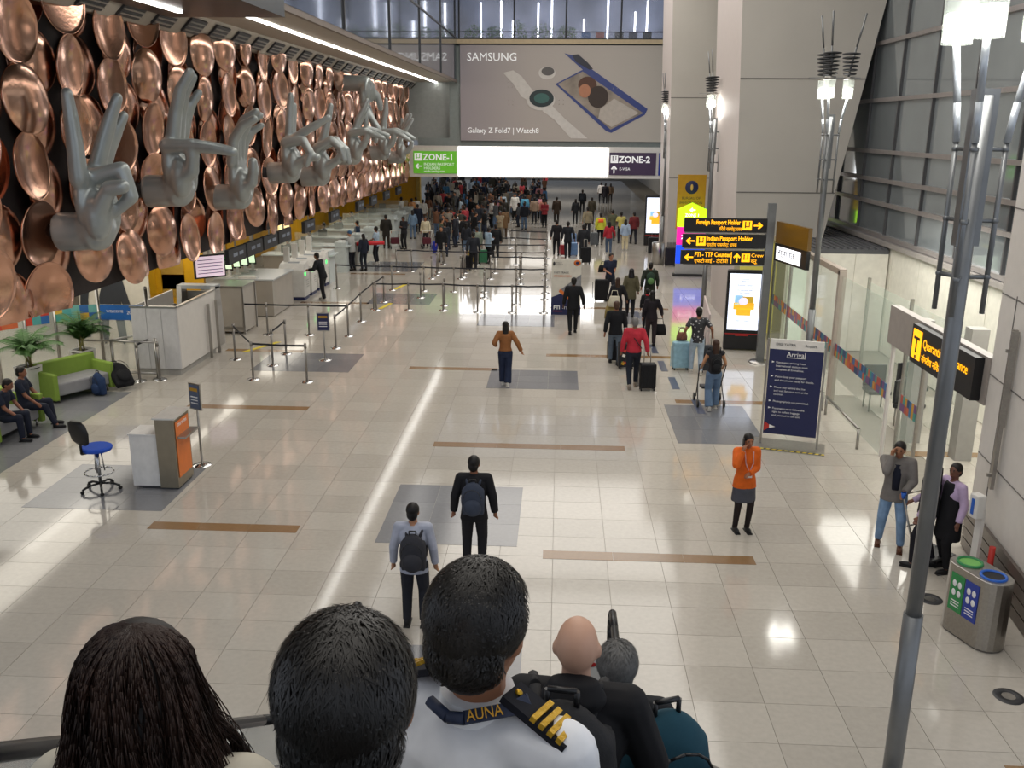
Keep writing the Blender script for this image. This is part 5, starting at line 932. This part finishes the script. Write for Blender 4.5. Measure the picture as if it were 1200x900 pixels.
SP = [  # px, py, turn, figure, top, bottom, label
 (380, 352, 1.3, 'reach', '16171c', '15151a', 'man in a black hooded jacket bending over a white kiosk'),
 (414, 317, 1.2, 'hood', 'a9aaa8', '1a1a22', 'person in a grey hoodie and blue beanie at the counter'),
 (427, 317, .8, 'standf', '1c2130', '20242e', 'person in a long navy top behind the red barrier bar'),
 (442, 309, 1.3, 'tee', '9db0c0', '1b1d24', 'man in a light blue shirt waiting beside the red barrier bar'),
 (453, 291, .2, 'coatm', '26231f', '3a3028', 'person in a black coat and brown trousers by the pale counter'),
 (474, 292, 2.6, 'phone', '23232a', '18181c', 'person in black holding papers near the white pushchair'),
 (499, 290, 3.0, 'standf', 'c9c0a4', '2b2b30', 'woman in a cream sweater facing the camera in the queue'),
 (518, 296, -1.2, 'fold', '5b6250', '5070a8', 'person in an olive jacket and blue jeans with a blue bag'),
 (484, 280, .3, 'standf', '6e86a0', '5a6f8a', 'person in a pale denim jacket near the yellow end wall'),
 (490, 274, .1, 'coatm', '1b2030', '171a22', 'tall person in a navy coat near the yellow end wall'),
 (420, 300, 1.4, 'tee', '1f3048', '202022', 'officer in dark blue leaning at the near counter'),
 (471, 262, 1.3, 'tee', 'e4e0da', '2a2a30', 'person in white reaching across the pale counter'),
 (488, 262, .4, 'stand', 'e8e6e2', '30343c', 'first man in a white shirt before the yellow wall'),
 (496, 266, .2, 'stand', 'dfdcd6', '6a5040', 'second man in a white shirt beside the yellow wall'),
 (477, 258, 1.0, 'standf', 'b59ac0', '3a3440', 'woman in a lilac top at the counters by the yellow wall'),
 (483, 264, .7, 'stand', 'c08a5c', '332a28', 'person in a tan orange top near the yellow wall'),
 (515, 242, .3, 'coatm', '14161f', '15161c', 'tall figure in a long black coat at the far bay entrance'),
 (523, 240, .2, 'stand', '3c6a8c', '6f8aa8', 'person in a blue jacket and pale jeans beside the long black coat'),
 (506, 244, 1.0, 'standf', '1c1a1e', '20222a', 'woman in black with a white bag at the far bay entrance'),
 (533, 232, .4, 'stand', 'b0404c', '4a5568', 'person in a red jacket far behind the yellow end wall'),
 (538, 231, .2, 'stand', 'dcdad8', '1d1d22', 'person in a white top and black trousers beside the red jacket'),
 (555, 318, .1, 'walkm', '23262e', '1b1b20', 'person bent over black luggage in the front of the queue'),
 (559, 309, .6, 'stand', '7c8578', '3c3a34', 'person in a grey green top at the front of the queue'),
 (572, 309, -.9, 'phone', '8ea4b8', '16171b', 'man in a light blue grey jacket holding hands to his face'),
 (581, 305, .3, 'stand', '17181c', '1d1e22', 'person in black right of the light blue grey jacket'),
 (591, 280, .2, 'coatm', '6b5238', '4a3a2c', 'person in a brown coat in front of the red tape post'),
 (586, 284, 2.9, 'fold', '8c7f68', '6a6358', 'person in a beige jacket beside the brown coat'),
 (615, 259, .0, 'stand', '5aa0c0', '181c28', 'person in a sky blue jacket and dark shorts in the queue'),
 (636, 261, .2, 'standf', 'b87a6c', '23242c', 'person in a salmon top near the right end of the queue'),
 (626, 262, .1, 'stand', 'a8907c', '2a2a30', 'person in a pale brown top left of the salmon top'),
 (652, 262, .1, 'coatm', '3c3026', '2c2824', 'man in a dark brown coat on the grey lane beyond the maze'),
 (652, 299, .1, 'walkm', '1b1a1e', '1a1a20', 'left of two black clad walkers beyond the poster stand'),
 (665, 302, .0, 'blackwalk', '1d2026', '1b1e26', 'right of two black clad walkers beyond the poster stand'),
 (683, 306, .0, 'coatm', '24262b', '22252c', 'tall person in a charcoal coat pulling a black case'),
 (674, 262, .1, 'standf', '2a2c30', '26262a', 'person in dark grey beside the man with the big backpack'),
 (682, 250, .0, 'stand', '24272c', '1f2024', 'man with a big dark backpack on the grey lane'),
 (688, 278, .1, 'walkm', '8b8068', '26272c', 'man in a tan jacket leaning forward on the lane'),
 (693, 262, .2, 'stand', '4a4438', '3a3834', 'person in an olive brown jacket behind the tan jacket'),
 (703, 287, .1, 'stand', 'c8c840', '15161a', 'guard wearing a yellow and orange reflective vest'),
 (713, 298, .1, 'womanb', 'a82c38', '4a5a70', 'woman with a red shoulder and dark hair in blue jeans'),
 (717, 282, .1, 'stand', '5a5c48', '30322c', 'person in an olive shirt beside the reflective vest'),
 (727, 285, .2, 'tee', 'c4b868', '22242c', 'person in a pale yellow top walking beside the dark red shirt'),
 (732, 294, .0, 'standf', 'a0b4cc', 'cfc4a4', 'woman in a pale blue shirt and wide beige trousers'),
 (742, 286, .2, 'walkm', '6e2a2c', '22242c', 'man in a dark red shirt striding with hand luggage'),
 (763, 283, .3, 'womanb', '5a2c2c', '1d1d22', 'person in maroon with an orange bag near the far totem'),
 (771, 284, .1, 'womanb', 'd4d2d0', '22222a', 'person with a white scarf beside the steel cylinder bin'),
 (776, 282, .0, 'stand', '3a4a5c', '252a34', 'person in a slate blue jacket left of the first column'),
 (704, 238, .1, 'stand', 'e6e2e0', '1a1a20', 'man in a white shirt under the ZONE-2 sign'),
 (709, 240, -.2, 'coatm', '2a2830', '24242a', 'person in dark grey beside the man in white far behind'),
 (715, 238, .1, 'standf', '6a5848', '34302e', 'person in brown right of the man in white far behind'),
 (850, 252, .1, 'coatm', '4a4e58', '5a6478', 'person in grey seen in the gap between the white columns'),
 (855, 253, .4, 'standf', '2c2c34', '30364a', 'second person in the gap between the white columns'),
]
occ = []
for i, (px, py, rz, fg, tp, bt, lb) in enumerate(SP):
    p = F(px, py); occ.append(p); person(fg, p, rz, tp, bt, lb, sk=('8a5a40', 'b07c5c', '6a4534')[i % 3], hair='1a1512' if fg != 'hood' else '2e5a86', shoe='24211f' if i % 3 else 'bdb8b0')
q = thing('reflective_vest_stripe', 'orange shoulder panel of the guard in the reflective vest', 'vest', F(703, 287), .1); MB().loft([(0, 0, 1.22, .19, .15), (0, 0, 1.40, .18, .13)], 14).build('panel', mat('hi_vis_orange', 'e8602a', .6, emit='e8602a', es=.1), q)
backpack(at(F(682, 250), 0, (0, -.2, .95)), 0, '2a2f38', 'big dark backpack worn on the grey lane', 1.1)
suitcase(F(686, 309), .1, '17181c', 'black case pulled by the tall person in charcoal coat', .7)
suitcase(F(671, 288), .1, '5a7ca8', 'upper pale blue case on the lane right of the walkers', .6); suitcase(F(672, 300), .1, '6c8cb8', 'lower pale blue case on the lane right of the walkers', .6)
suitcase(F(696, 288), .1, '54585c', 'grey case standing left of the reflective vest guard', .65); suitcase(F(660, 300), .1, '9a2c34', 'small red case between the two black clad walkers', .5)
suitcase(F(511, 297), .1, '2430a0', 'bright blue case beside the olive jacket in the queue', .55); suitcase(F(566, 309), .2, '2f6a4a', 'dark green case in the front of the queue', .6, handle=0)
suitcase(F(552, 308), .2, 'b8a04a', 'mustard coloured case in the front of the queue', .5); suitcase(F(547, 317), .3, '16161a', 'black case at the very front of the queue', .6)
suitcase(F(765, 298), 0, '1a1a1e', 'black case in front of the maroon dressed person', .8); suitcase(F(785, 312), 0, '202024', 'dark case right of the steel cylinder bin', .8)
suitcase(F(854, 330), 0, '16171a', 'black case left behind the sign boards near column', .9); handbag(F(770, 287)+V((0, -.2, .5)), .2, 'e06a4a', 'orange bag carried by the person in maroon', .3, .3)
for lx, ly, lb in ((463, 291, 'pushchair with pale frame among the queuing people left'), (500, 291, 'pale luggage pushchair beside the woman in cream')):
    t = thing('pushchair', lb, 'stroller', F(lx, ly), .3, 'pale pushchairs in the queue'); MB().tube([(-.25, -.3, .95), (-.22, .3, .1)], .02, 6).tube([(.25, -.3, .95), (.22, .3, .1)], .02, 6).tube([(-.25, -.3, .95), (.25, -.3, .95)], .02, 6).build('frame', WHITE, t)
    MB().box((0, 0, .4), (.42, .45, .3)).build('basket', cloth('5a2630'), t)
    for x in (-.25, .25):
        for y in (-.3, .3): MB().fr((x-.02, y, .1), (x+.02, y, .1), .1, n=12).build('wheel', RUBBER, t)
# --- the packed far crowd
rd = random.Random(11)
TOPS = [('17181c', 'black'), ('23262e', 'charcoal'), ('1f2740', 'navy'), ('3c3a34', 'olive'), ('5a5c60', 'grey'), ('8c8478', 'beige'), ('6a4a38', 'brown'), ('a83c44', 'red'), ('c88a94', 'pink'), ('d8d5cf', 'white'), ('4a74a0', 'blue'), ('9aa8b4', 'pale blue')]
WT = [9, 7, 5, 3, 4, 3, 3, 2, 2, 2.4, 2, 2]
BOTS = [('17181c', 'black'), ('2a3142', 'dark blue'), ('5a6f8a', 'denim'), ('4a463e', 'brown'), ('8b8474', 'beige')]
FIGS = [('stand', 'short haired person'), ('standf', 'long haired person'), ('fold', 'short haired person'), ('coatm', 'short haired person'), ('phone', 'short haired person'), ('standf', 'long haired person')]
n = 0; tries = 0; CROWD = {}
while n < 175 and tries < 9000:
    tries += 1; py = rd.uniform(221, 308); px = rd.uniform(500, 645)
    if py > 270 and px > 545+ (308-py)*1.0: continue
    if py > 250 and px < 500+(py-250)*.2: continue
    if px > 640 and py < 240: continue
    if rd.random() > (1.0 if py < 262 else .55 if py < 290 else .35): continue
    p = F(px, py)
    if any((p-q).xy.length < .62 for q in occ): continue
    occ.append(p); n += 1; tc_, tn = rd.choices(TOPS, WT)[0]; bc, bn = rd.choices(BOTS, [5, 4, 2, 1, 1])[0]; fg, fn = rd.choice(FIGS)
    t = person(fg, p, rd.choice((0, .3, -.4, .1, 1.2, -1.1, 3.0, 2.6)), tc_, bc, 'x', 'packed far queue', sk=rd.choice(('8a5a40', 'b07c5c', '6a4534')), hair=rd.choice(('15110f', '1c1613', '2a1c14')))
    CROWD.setdefault('%s in %s and %s' % (fn, tn, bn), []).append((p.x/p.y, t))
    s_ = rd.uniform(.94, 1.05); t.scale = (s_, s_, s_)
ORD2 = ORD+'eleventh twelfth thirteenth fourteenth fifteenth sixteenth seventeenth eighteenth'.split()
for k_, l_ in CROWD.items():
    l_.sort(key=lambda a: a[0])
    for i, (q_, t) in enumerate(l_): t['label'] = '%s%s in far queue' % (k_, '' if len(l_) == 1 else ', %s such from left' % ORD2[min(i, 17)])
def rebase(t, loc):
    loc = V(loc); t.location = loc
    for c in t.children: c.location = c.location-loc
rebase(gf, (fy[3][0], fy[3][1], 0)); rebase(br, (-11, 22, 0))
# officers at the counters
for i in range(7):
    person('tee', (-11.2+.1*(i % 2), 37.75+i*3.0, 0), math.pi*.5 if i % 2 else -math.pi*.5+3.3, '2a3444', '1c2028', 'officer in dark blue behind the %s immigration counter' % ORD[i], 'immigration officers')
# seated officer in the booth, two seated men
human('sit', 1.74, 0, pel=(0, 0, .50), feet=((-.13, .46, 0), (.13, .44, 0)), hands=((-.14, .40, .98), (.14, .38, .98)), top='tee', sleeve=.5, hem=.84, vox=HI, fingers=1, nod=.07, lean=.10, eyes=1)
human('sit2', 1.76, 0, pel=(0, 0, .50), feet=((-.12, .50, 0), (.18, .62, .0)), hands=((-.16, .36, .92), (.20, .34, .92)), top='tee', sleeve=.5, hem=.84, vox=HI, fingers=1, lean=-.02, nod=.03)
person('sit', (-11.15, 17.15, 0), -1.5, '1c2233', '1b2030', 'seated man in navy leaning forward on the near green sofa', sk='8a5a44')
person('sit2', (-11.15, 18.0, 0), -1.35, '1c2233', '1b2030', 'second seated man in navy with legs stretched out', sk='8a5a44')
oc = person('sit', (-10.15, 23.9, .30), math.pi-.2, '1d2436', '1b2030', 'officer in navy sitting inside the white booth', hair='3a3836'); oc2 = thing('office_chair', 'black office chair under the officer in the booth', 'chair', (-10.15, 23.95, .14), 0)
MB().box((0, 0, .5), (.45, .45, .07)).build('seat', BLACK, oc2); MB().fr((0, 0, 0), (0, 0, .48), .04, n=8).build('column', STEEL, oc2); MB().box((0, .24, .85), (.42, .05, .45)).build('backrest', BLACK, oc2)
backpack(F(117, 463), -.5, '26395c', 'navy blue backpack standing by the green sofa', 1.15, straps=0)
o = backpack(F(150, 458)+V((0, 0, .14)), .9, '15161a', 'black backpack slumped on the floor beside the navy one', 1.5, straps=0); o.rotation_euler = (-.9, 0, .9)
# two walkers on the floor before the escalator
human('pack', 1.76, 0, hands=((-.30, .03, .86), (.30, .03, .86)), hem=.8, vox=HI, fingers=1, turn=-.15)
p = F(556, 668); person('pack', p, 0, '17171b', '1b1b20', 'man in a black hooded jacket wearing a slate blue backpack'); backpack(at(p, 0, (0, -.19, .93)), 0, '3a4150', 'slate blue backpack on the man in the black hooded jacket', 1.05)
human('pack2', 1.70, 0, top='shirt', hands=((-.28, .03, .86), (.28, .03, .86)), hem=.8, vox=HI, fingers=1, turn=-.1)
p = F(487, 733); person('pack2', p, 0, 'a9adbb', '24262e', 'man in a pale lavender shirt wearing a dark grey backpack', sk='a87858'); backpack(at(p, 0, (0.02, -.19, .86)), 0, '35353a', 'dark grey backpack on the man in the pale lavender shirt', 1.05)
# ------------------------------------------------------------------ escalators
ESG = mat('balustrade_glass', 'c9d6d6', .05, alpha=.3, spec=.7); DECK = mat('escalator_deck_steel', '8e8a8a', .3, .85)
def escalator(xc, label, hw=.64):
    t = thing('escalator', label, 'escalator', (xc, 0, 0)); SL = .667; yb = 7.2
    def rz_(y): return 1.0+max(0, yb-y)*SL
    ys = [9.0, 7.2, 7.0, 6.7]+[6.7-1.0*i for i in range(1, 10)]
    for s in (-1, 1):
        x = s*hw; pts = [V((x, y, rz_(y))) for y in (-2.5, 0, 2, 4, 6, 7.0, 7.25, 8.9)]+[V((x, 9.15+.3*math.sin(a), .68+.32*math.cos(a))) for a in (.3, .7, 1.1, 1.57, 2.0, 2.5, 3.0)]+[V((x, 8.9, .36)), V((x, 8.4, .36))]
        m = MB()
        for a_, b_ in zip(pts, pts[1:]): m.caps(a_, b_, .042, .042, 8)
        link('handrail', m.mesh('handrail'), t).data.materials.append(RUBBER)
        g = MB(); pl = [V((x, -2.5, rz_(-2.5)-.04)), V((x, 7.2, .96)), V((x, 9.1, .96)), V((x, 9.35, .7)), V((x, 9.1, .42)), V((x, 7.2, .30)), V((x, -2.5, rz_(-2.5)-.72))]; g.prism(pl, (.012, 0, 0)).build('balustrade', ESG, t)
        g = MB(); g.prism([V((x-.09, -2.5, rz_(-2.5)-.70)), V((x-.09, 7.2, .34)), V((x-.09, 9.4, .30)), V((x-.09, 9.4, 0)), V((x-.09, 6.9, 0)), V((x-.09, -2.5, rz_(-2.5)-1.15))], (.18, 0, 0)).build('skirt_deck', DECK, t)
        MB().box((x, 4.2-0, .0), (.01, .01, .01)).v
    n_ = 23
    for i in range(n_):
        y = 7.3-i*.4; z = .1+i*.4*SL
        st_ = MB().box((0, y, z-.1), (hw*2-.2, .4, .2)).build('step', mat('step_metal', '5c5c5e', .4, .8), t)
    MB().box((0, 8.3, .012), (hw*2-.2, 1.6, .024)).build('landing_plate', DECK, t)
    return t
escalator(.04, 'escalator carrying the foreground passengers down to the hall'); escalator(-1.56, 'neighbouring escalator left of the foreground passengers')
sgp = thing('safety_notice', 'white safety notice with red ovals inside the escalator balustrade', 'sign', (.60, 8.3, .35), 0); MB().box((0, 0, .3), (.02, .35, .5)).build('panel', WHITE, sgp)
for z, a in ((.36, 1), ): MB().ell((-.012, -.02, z), (.004, .09, .04), 12, 6).build('red_oval', mat('red_plastic', 'b02020'), sgp)
sgp2 = thing('warning_panel', 'white panel with red mark inside the escalator newel', 'sign', (.42, 8.6, .024), 0); MB().box((0, 0, .45), (.28, .03, .9)).build('panel', WHITE, sgp2); MB().ell((0, -.02, .72), (.07, .004, .03), 12, 6).build('red_oval', MATS['red_plastic'], sgp2)
# ------------------------------------------------------------------ foreground passengers
def scalp_hair(par, c, r, n, L, m, seed=1, wid=.0016, front=.35, down=.6, name='hair'):
    rd = random.Random(seed); g = MB()
    for i in range(n):
        u = rd.uniform(-.45, 1); a = rd.uniform(0, 6.28); q = math.sqrt(1-u*u); nrm_ = V((q*math.cos(a), q*math.sin(a), u))
        if nrm_.y > front and u < .45: continue
        b0 = V(c)+V((nrm_.x*r[0], nrm_.y*r[1], nrm_.z*r[2])); tang = (V((rd.gauss(0, .35), -.5+rd.gauss(0, .35), -down))); tang = (tang-nrm_*tang.dot(nrm_)).normalized(); sd_ = tang.cross(nrm_)*wid; l_ = L*rd.uniform(.7, 1.2)
        p1 = b0+tang*l_*.5+nrm_*.004; p2 = b0+tang*l_+nrm_*.001; g.add([b0-sd_, b0+sd_, p1+sd_, p1-sd_, p2], [(0, 1, 2, 3), (3, 2, 4)])
    return g.build(name, m, par)
HB = mat('near_black_hair', '17130f', .42, spec=.5, var=.25, scale=40)
FG = .0105
def nearp(key, loc, rz, top, bottom, label, hc=None, hn=5200, hairm=None, sk='8a5a40', hr=(.082, .1, .097), **k):
    human(key, **k); parts, h = HUM[key]; o = person(key, loc, rz, top, bottom, label, sk=sk, hair=k.pop('hcol', '17130f'))
    return o
def headz(h, dz=0): return 1.635*h/1.75
# man with black hair right in front
h = 1.66; hsx = 1.06
human('near1', h, 0, vox=FG, fingers=1, hs=hsx, top='shirt', hem=.8)
p = V((-.265, 1.03, 5.58-h*1.745/1.75)); o = person('near1', p, .05, 'dfe0e2', '1b1e2a', 'nearest man seen from behind with thick black hair', sk='a06a42', hair='14110e')
k = h/1.75; scalp_hair(o, (0, (.015-.018)*k, (1.635+.026)*k), (.087*k*hsx, .1*k*hsx, .098*k*hsx), 9000, .035, HB, 1); scalp_hair(o, (0, (.015-.05)*k, (1.635-.03)*k), (.076*k*hsx, .064*k*hsx, .087*k*hsx), 3000, .03, HB, 2, front=.1)
# captain
h = 1.68
human('capt', h, 0, vox=FG, fingers=1, hs=1.06, top='shirt', hem=.86)
p = V((-.135, 1.5, 5.43-h*1.75/1.75)); RZc = -.5; o = person('capt', p, RZc, 'e4e6ea', '181a22', 'man in a white uniform shirt with four gold stripes on the shoulder', sk='9c6a4c', hair='120f0d')
k = h/1.75; scalp_hair(o, (0, (.015-.018)*k, (1.635+.027)*k), (.094*k, .107*k, .105*k), 8000, .03, HB, 3); scalp_hair(o, (0, (.015-.053)*k, (1.635-.032)*k), (.081*k, .068*k, .092*k), 2600, .025, HB, 4, front=.1)
MB().fr((0, -.0, 1.425*k), (0, .0, 1.50*k), .078, .07, 20).build('collar', cloth('eceef0'), o)
GOLD = mat('gold_braid', 'c9a032', .35, .8, bump=.3, scale=90)
for s in (-1, 1):
    e = MB().box((0, 0, 0), (.14, .075, .014)).build('epaulette', cloth('14161f'), o, (s*.138, -.005, 1.492*k)); e.rotation_euler = (-.2, s*.42, 0)
    for q in range(4): MB().box((s*(-.002+q*.019), 0, .010), (.011, .079, .010)).build('gold_stripe', GOLD, e)
    MB().ell((-s*.055, 0, .01), (.008, .008, .005), 10, 6).build('button', GOLD, e)
ln = MB(); Lp = [V((.030, -.092, 1.497)), V((.105, -.035, 1.512)), V((.113, .0, 1.512)), V((.10, .06, 1.47)), V((.07, .13, 1.36))]
for a_, b_ in zip(Lp, Lp[1:]): d = (b_-a_).normalized(); sd_ = d.cross(V((.6, -.2, .8))).normalized()*.013; ln.prism([a_-sd_, b_-sd_, b_+sd_, a_+sd_], V((.6, -.2, .8))*.004)
ln.tube([V((-.052, -.085, 1.50)), V((0, -.10, 1.493)), V((.032, -.092, 1.497))], .012, 6); lo = ln.build('lanyard', mat('navy_lanyard', '1b2742', .6), o); lo.scale = (k, k, k)
tx = text('AUNA', .029, mat('gold_lettering', 'd09a20', .5), o, (0, 0, 0), ext=.001, sx=.8)
X_ = (Lp[1]-Lp[0]).normalized(); Z_ = V((.6, -.2, .8)); Z_ = (Z_-X_*Z_.dot(X_)).normalized(); Y_ = Z_.cross(X_); P_ = (Lp[0]+Z_*.0085-Y_*.010+X_*.006)*k
tx.matrix_basis = Matrix(((X_.x*.8, Y_.x, Z_.x, P_.x), (X_.y*.8, Y_.y, Z_.y, P_.y), (X_.z*.8, Y_.z, Z_.z, P_.z), (0, 0, 0, 1)))
# bald man with black hoodie
h = 1.72
human('bald', h, 0, vox=.012, fingers=1, top='jacket', hem=.76, hair='bald', hands=((-.30, .20, .98), (.30, .22, .96)))
p = V((.09, 2.85, 4.56-h*1.74/1.75)); o = person('bald', p, -.1, '1b1b1e', '1c1d22', 'bald man in a black hooded jacket on the escalator', sk='c99d84')
k = h/1.75; scalp_hair(o, (0, .01*k, 1.60*k), (.079*k, .094*k, .085*k), 2500, .012, mat('stubble_hair', '6a5a50', .7), 5, front=.2, down=1) if 0 else None
g = MB(); g.loft([(0, -.075, 1.42, .10, .06), (0, -.09, 1.47, .12, .065), (0, -.075, 1.53, .085, .04)], 16); link('hood', remesh(g, .012, 3), o).data.materials.append(cloth('1b1b1e'))
backpack(at(p, -.1, (-.03, -.20, .93)), -.1, mat('black_ballistic_cloth', '1d1d20', .75, bump=.3, scale=60), 'large black backpack on the bald man in the hooded jacket', 1.22)
# grey haired person with teal backpack
h = 1.60
human('greyh', h, 0, vox=.012, fingers=1, top='jacket', hem=.8, hair='short', hands=((-.26, .1, .9), (.32, .22, .96)))
p = V((.27, 3.3, 4.20-h)); o = person('greyh', p, -.1, '202226', '24252a', 'grey haired person in a dark jacket beside the bald man', sk='c39a80', hair='5a5a58')
k = h/1.75; scalp_hair(o, (0, -.003*k, 1.661*k), (.086*k, .1*k, .098*k), 3500, .04, mat('grey_curly_hair', '6b6a68', .6, var=.3, scale=40), 6)
backpack(at(p, -.1, (.20, -.16, .82)), .35, '1f4756', 'teal backpack hanging on the shoulder of the grey haired person', 1.25, straps=0)
# woman with long wavy hair
h = 1.62
human('nearw', h, 1, vox=FG, fingers=1, top='vest', hem=.8, hair='short')
p = V((-.665, 1.28, 5.42-h*1.745/1.75)); o = person('nearw', p, .0, 'b9b3a4', '2a2c34', 'woman with long wavy dark brown hair and a cream top', sk='b98a68', hair='2a1810')
WH = mat('wavy_brown_hair', '2a1810', .48, spec=.4, var=.45, scale=14)
rd = random.Random(8); k = h/1.75; cz = 1.661*k; cy = -.01; g = MB()
for i in range(2300):
    a = rd.uniform(math.pi*.98-.35, math.pi*2.02+.35); rr_ = rd.uniform(.84, 1.05); cl = math.floor(a*9); ph = 2.4*math.sin(cl*1.7)+rd.gauss(0, .35); ph2 = 2.1*math.cos(cl*2.3)+rd.gauss(0, .35); am = .006+.010*abs(math.sin(cl*3.1))+rd.uniform(-.002, .004); Lh = .46+.09*math.sin(cl*5.3)+rd.uniform(-.05, .05); pts = []
    fq = 10+3*math.sin(cl*1.1)+rd.gauss(0, .5); N = 20; t0 = rd.uniform(-.03, .05); part = rd.uniform(-.02, .02)
    for q in range(N+1):
        t_ = max(0, q/N+t0*(1-q/N))
        if t_ < .3: th = t_/.3*1.5; r_ = math.sin(th)*.088; z_ = cz+.101*math.cos(th)*k
        else: u = (t_-.3)/.7; r_ = .088+.105*u**1.1; z_ = cz-u*Lh+.007
        r_ *= rr_+.02*math.sin(5*t_+ph2); sw_ = min(1, t_*1.8)**1.5; wv = am*math.sin(fq*t_+ph)*sw_; wy = am*math.cos(fq*t_+ph2)*sw_
        pts.append(V((math.cos(a)*r_*(1.0+.25*max(0, t_-.5))+wv, cy+math.sin(a)*r_*1.08*(1-.25*max(0, t_-.4))+wy, z_)))
    w0 = rd.uniform(.0010, .0021)
    for q in range(N): g.fr(pts[q], pts[q+1], w0*(1-.6*q/N), w0*(1-.6*(q+1)/N), 3)
g.build('long_hair', WH, o)
g = MB(); g.ell((0, cy, cz), (.083, .094, .094), 20, 14); g.loft([(0, cy-.045, cz-.45, .15, .06), (0, cy-.045, cz-.2, .105, .065), (0, cy-.025, cz-.06, .084, .075), (0, cy-.02, cz, .08, .075)], 24); g.build('under_hair', mat('dark_under_hair', '120b08', .6), o)
stp = thing('shoulder_strap', 'wide black bag strap over the right shoulder of the long haired woman', 'strap', p, 0)
sm_ = MB(); Lp = [V((.145, -.10, 1.25)), V((.135, -.105, 1.36)), V((.13, -.07, 1.445)), V((.13, .0, 1.465)), V((.135, .09, 1.40))]
for a_, b_ in zip(Lp, Lp[1:]): d = (b_-a_).normalized(); sm_.prism([V((a_.x-.03, a_.y, a_.z)), V((b_.x-.03, b_.y, b_.z)), V((b_.x+.03, b_.y, b_.z)), V((a_.x+.03, a_.y, a_.z))], V((0, d.z, -d.y))*-.01)
sm_.build('strap', RUBBER, stp).scale = (k, k, k)
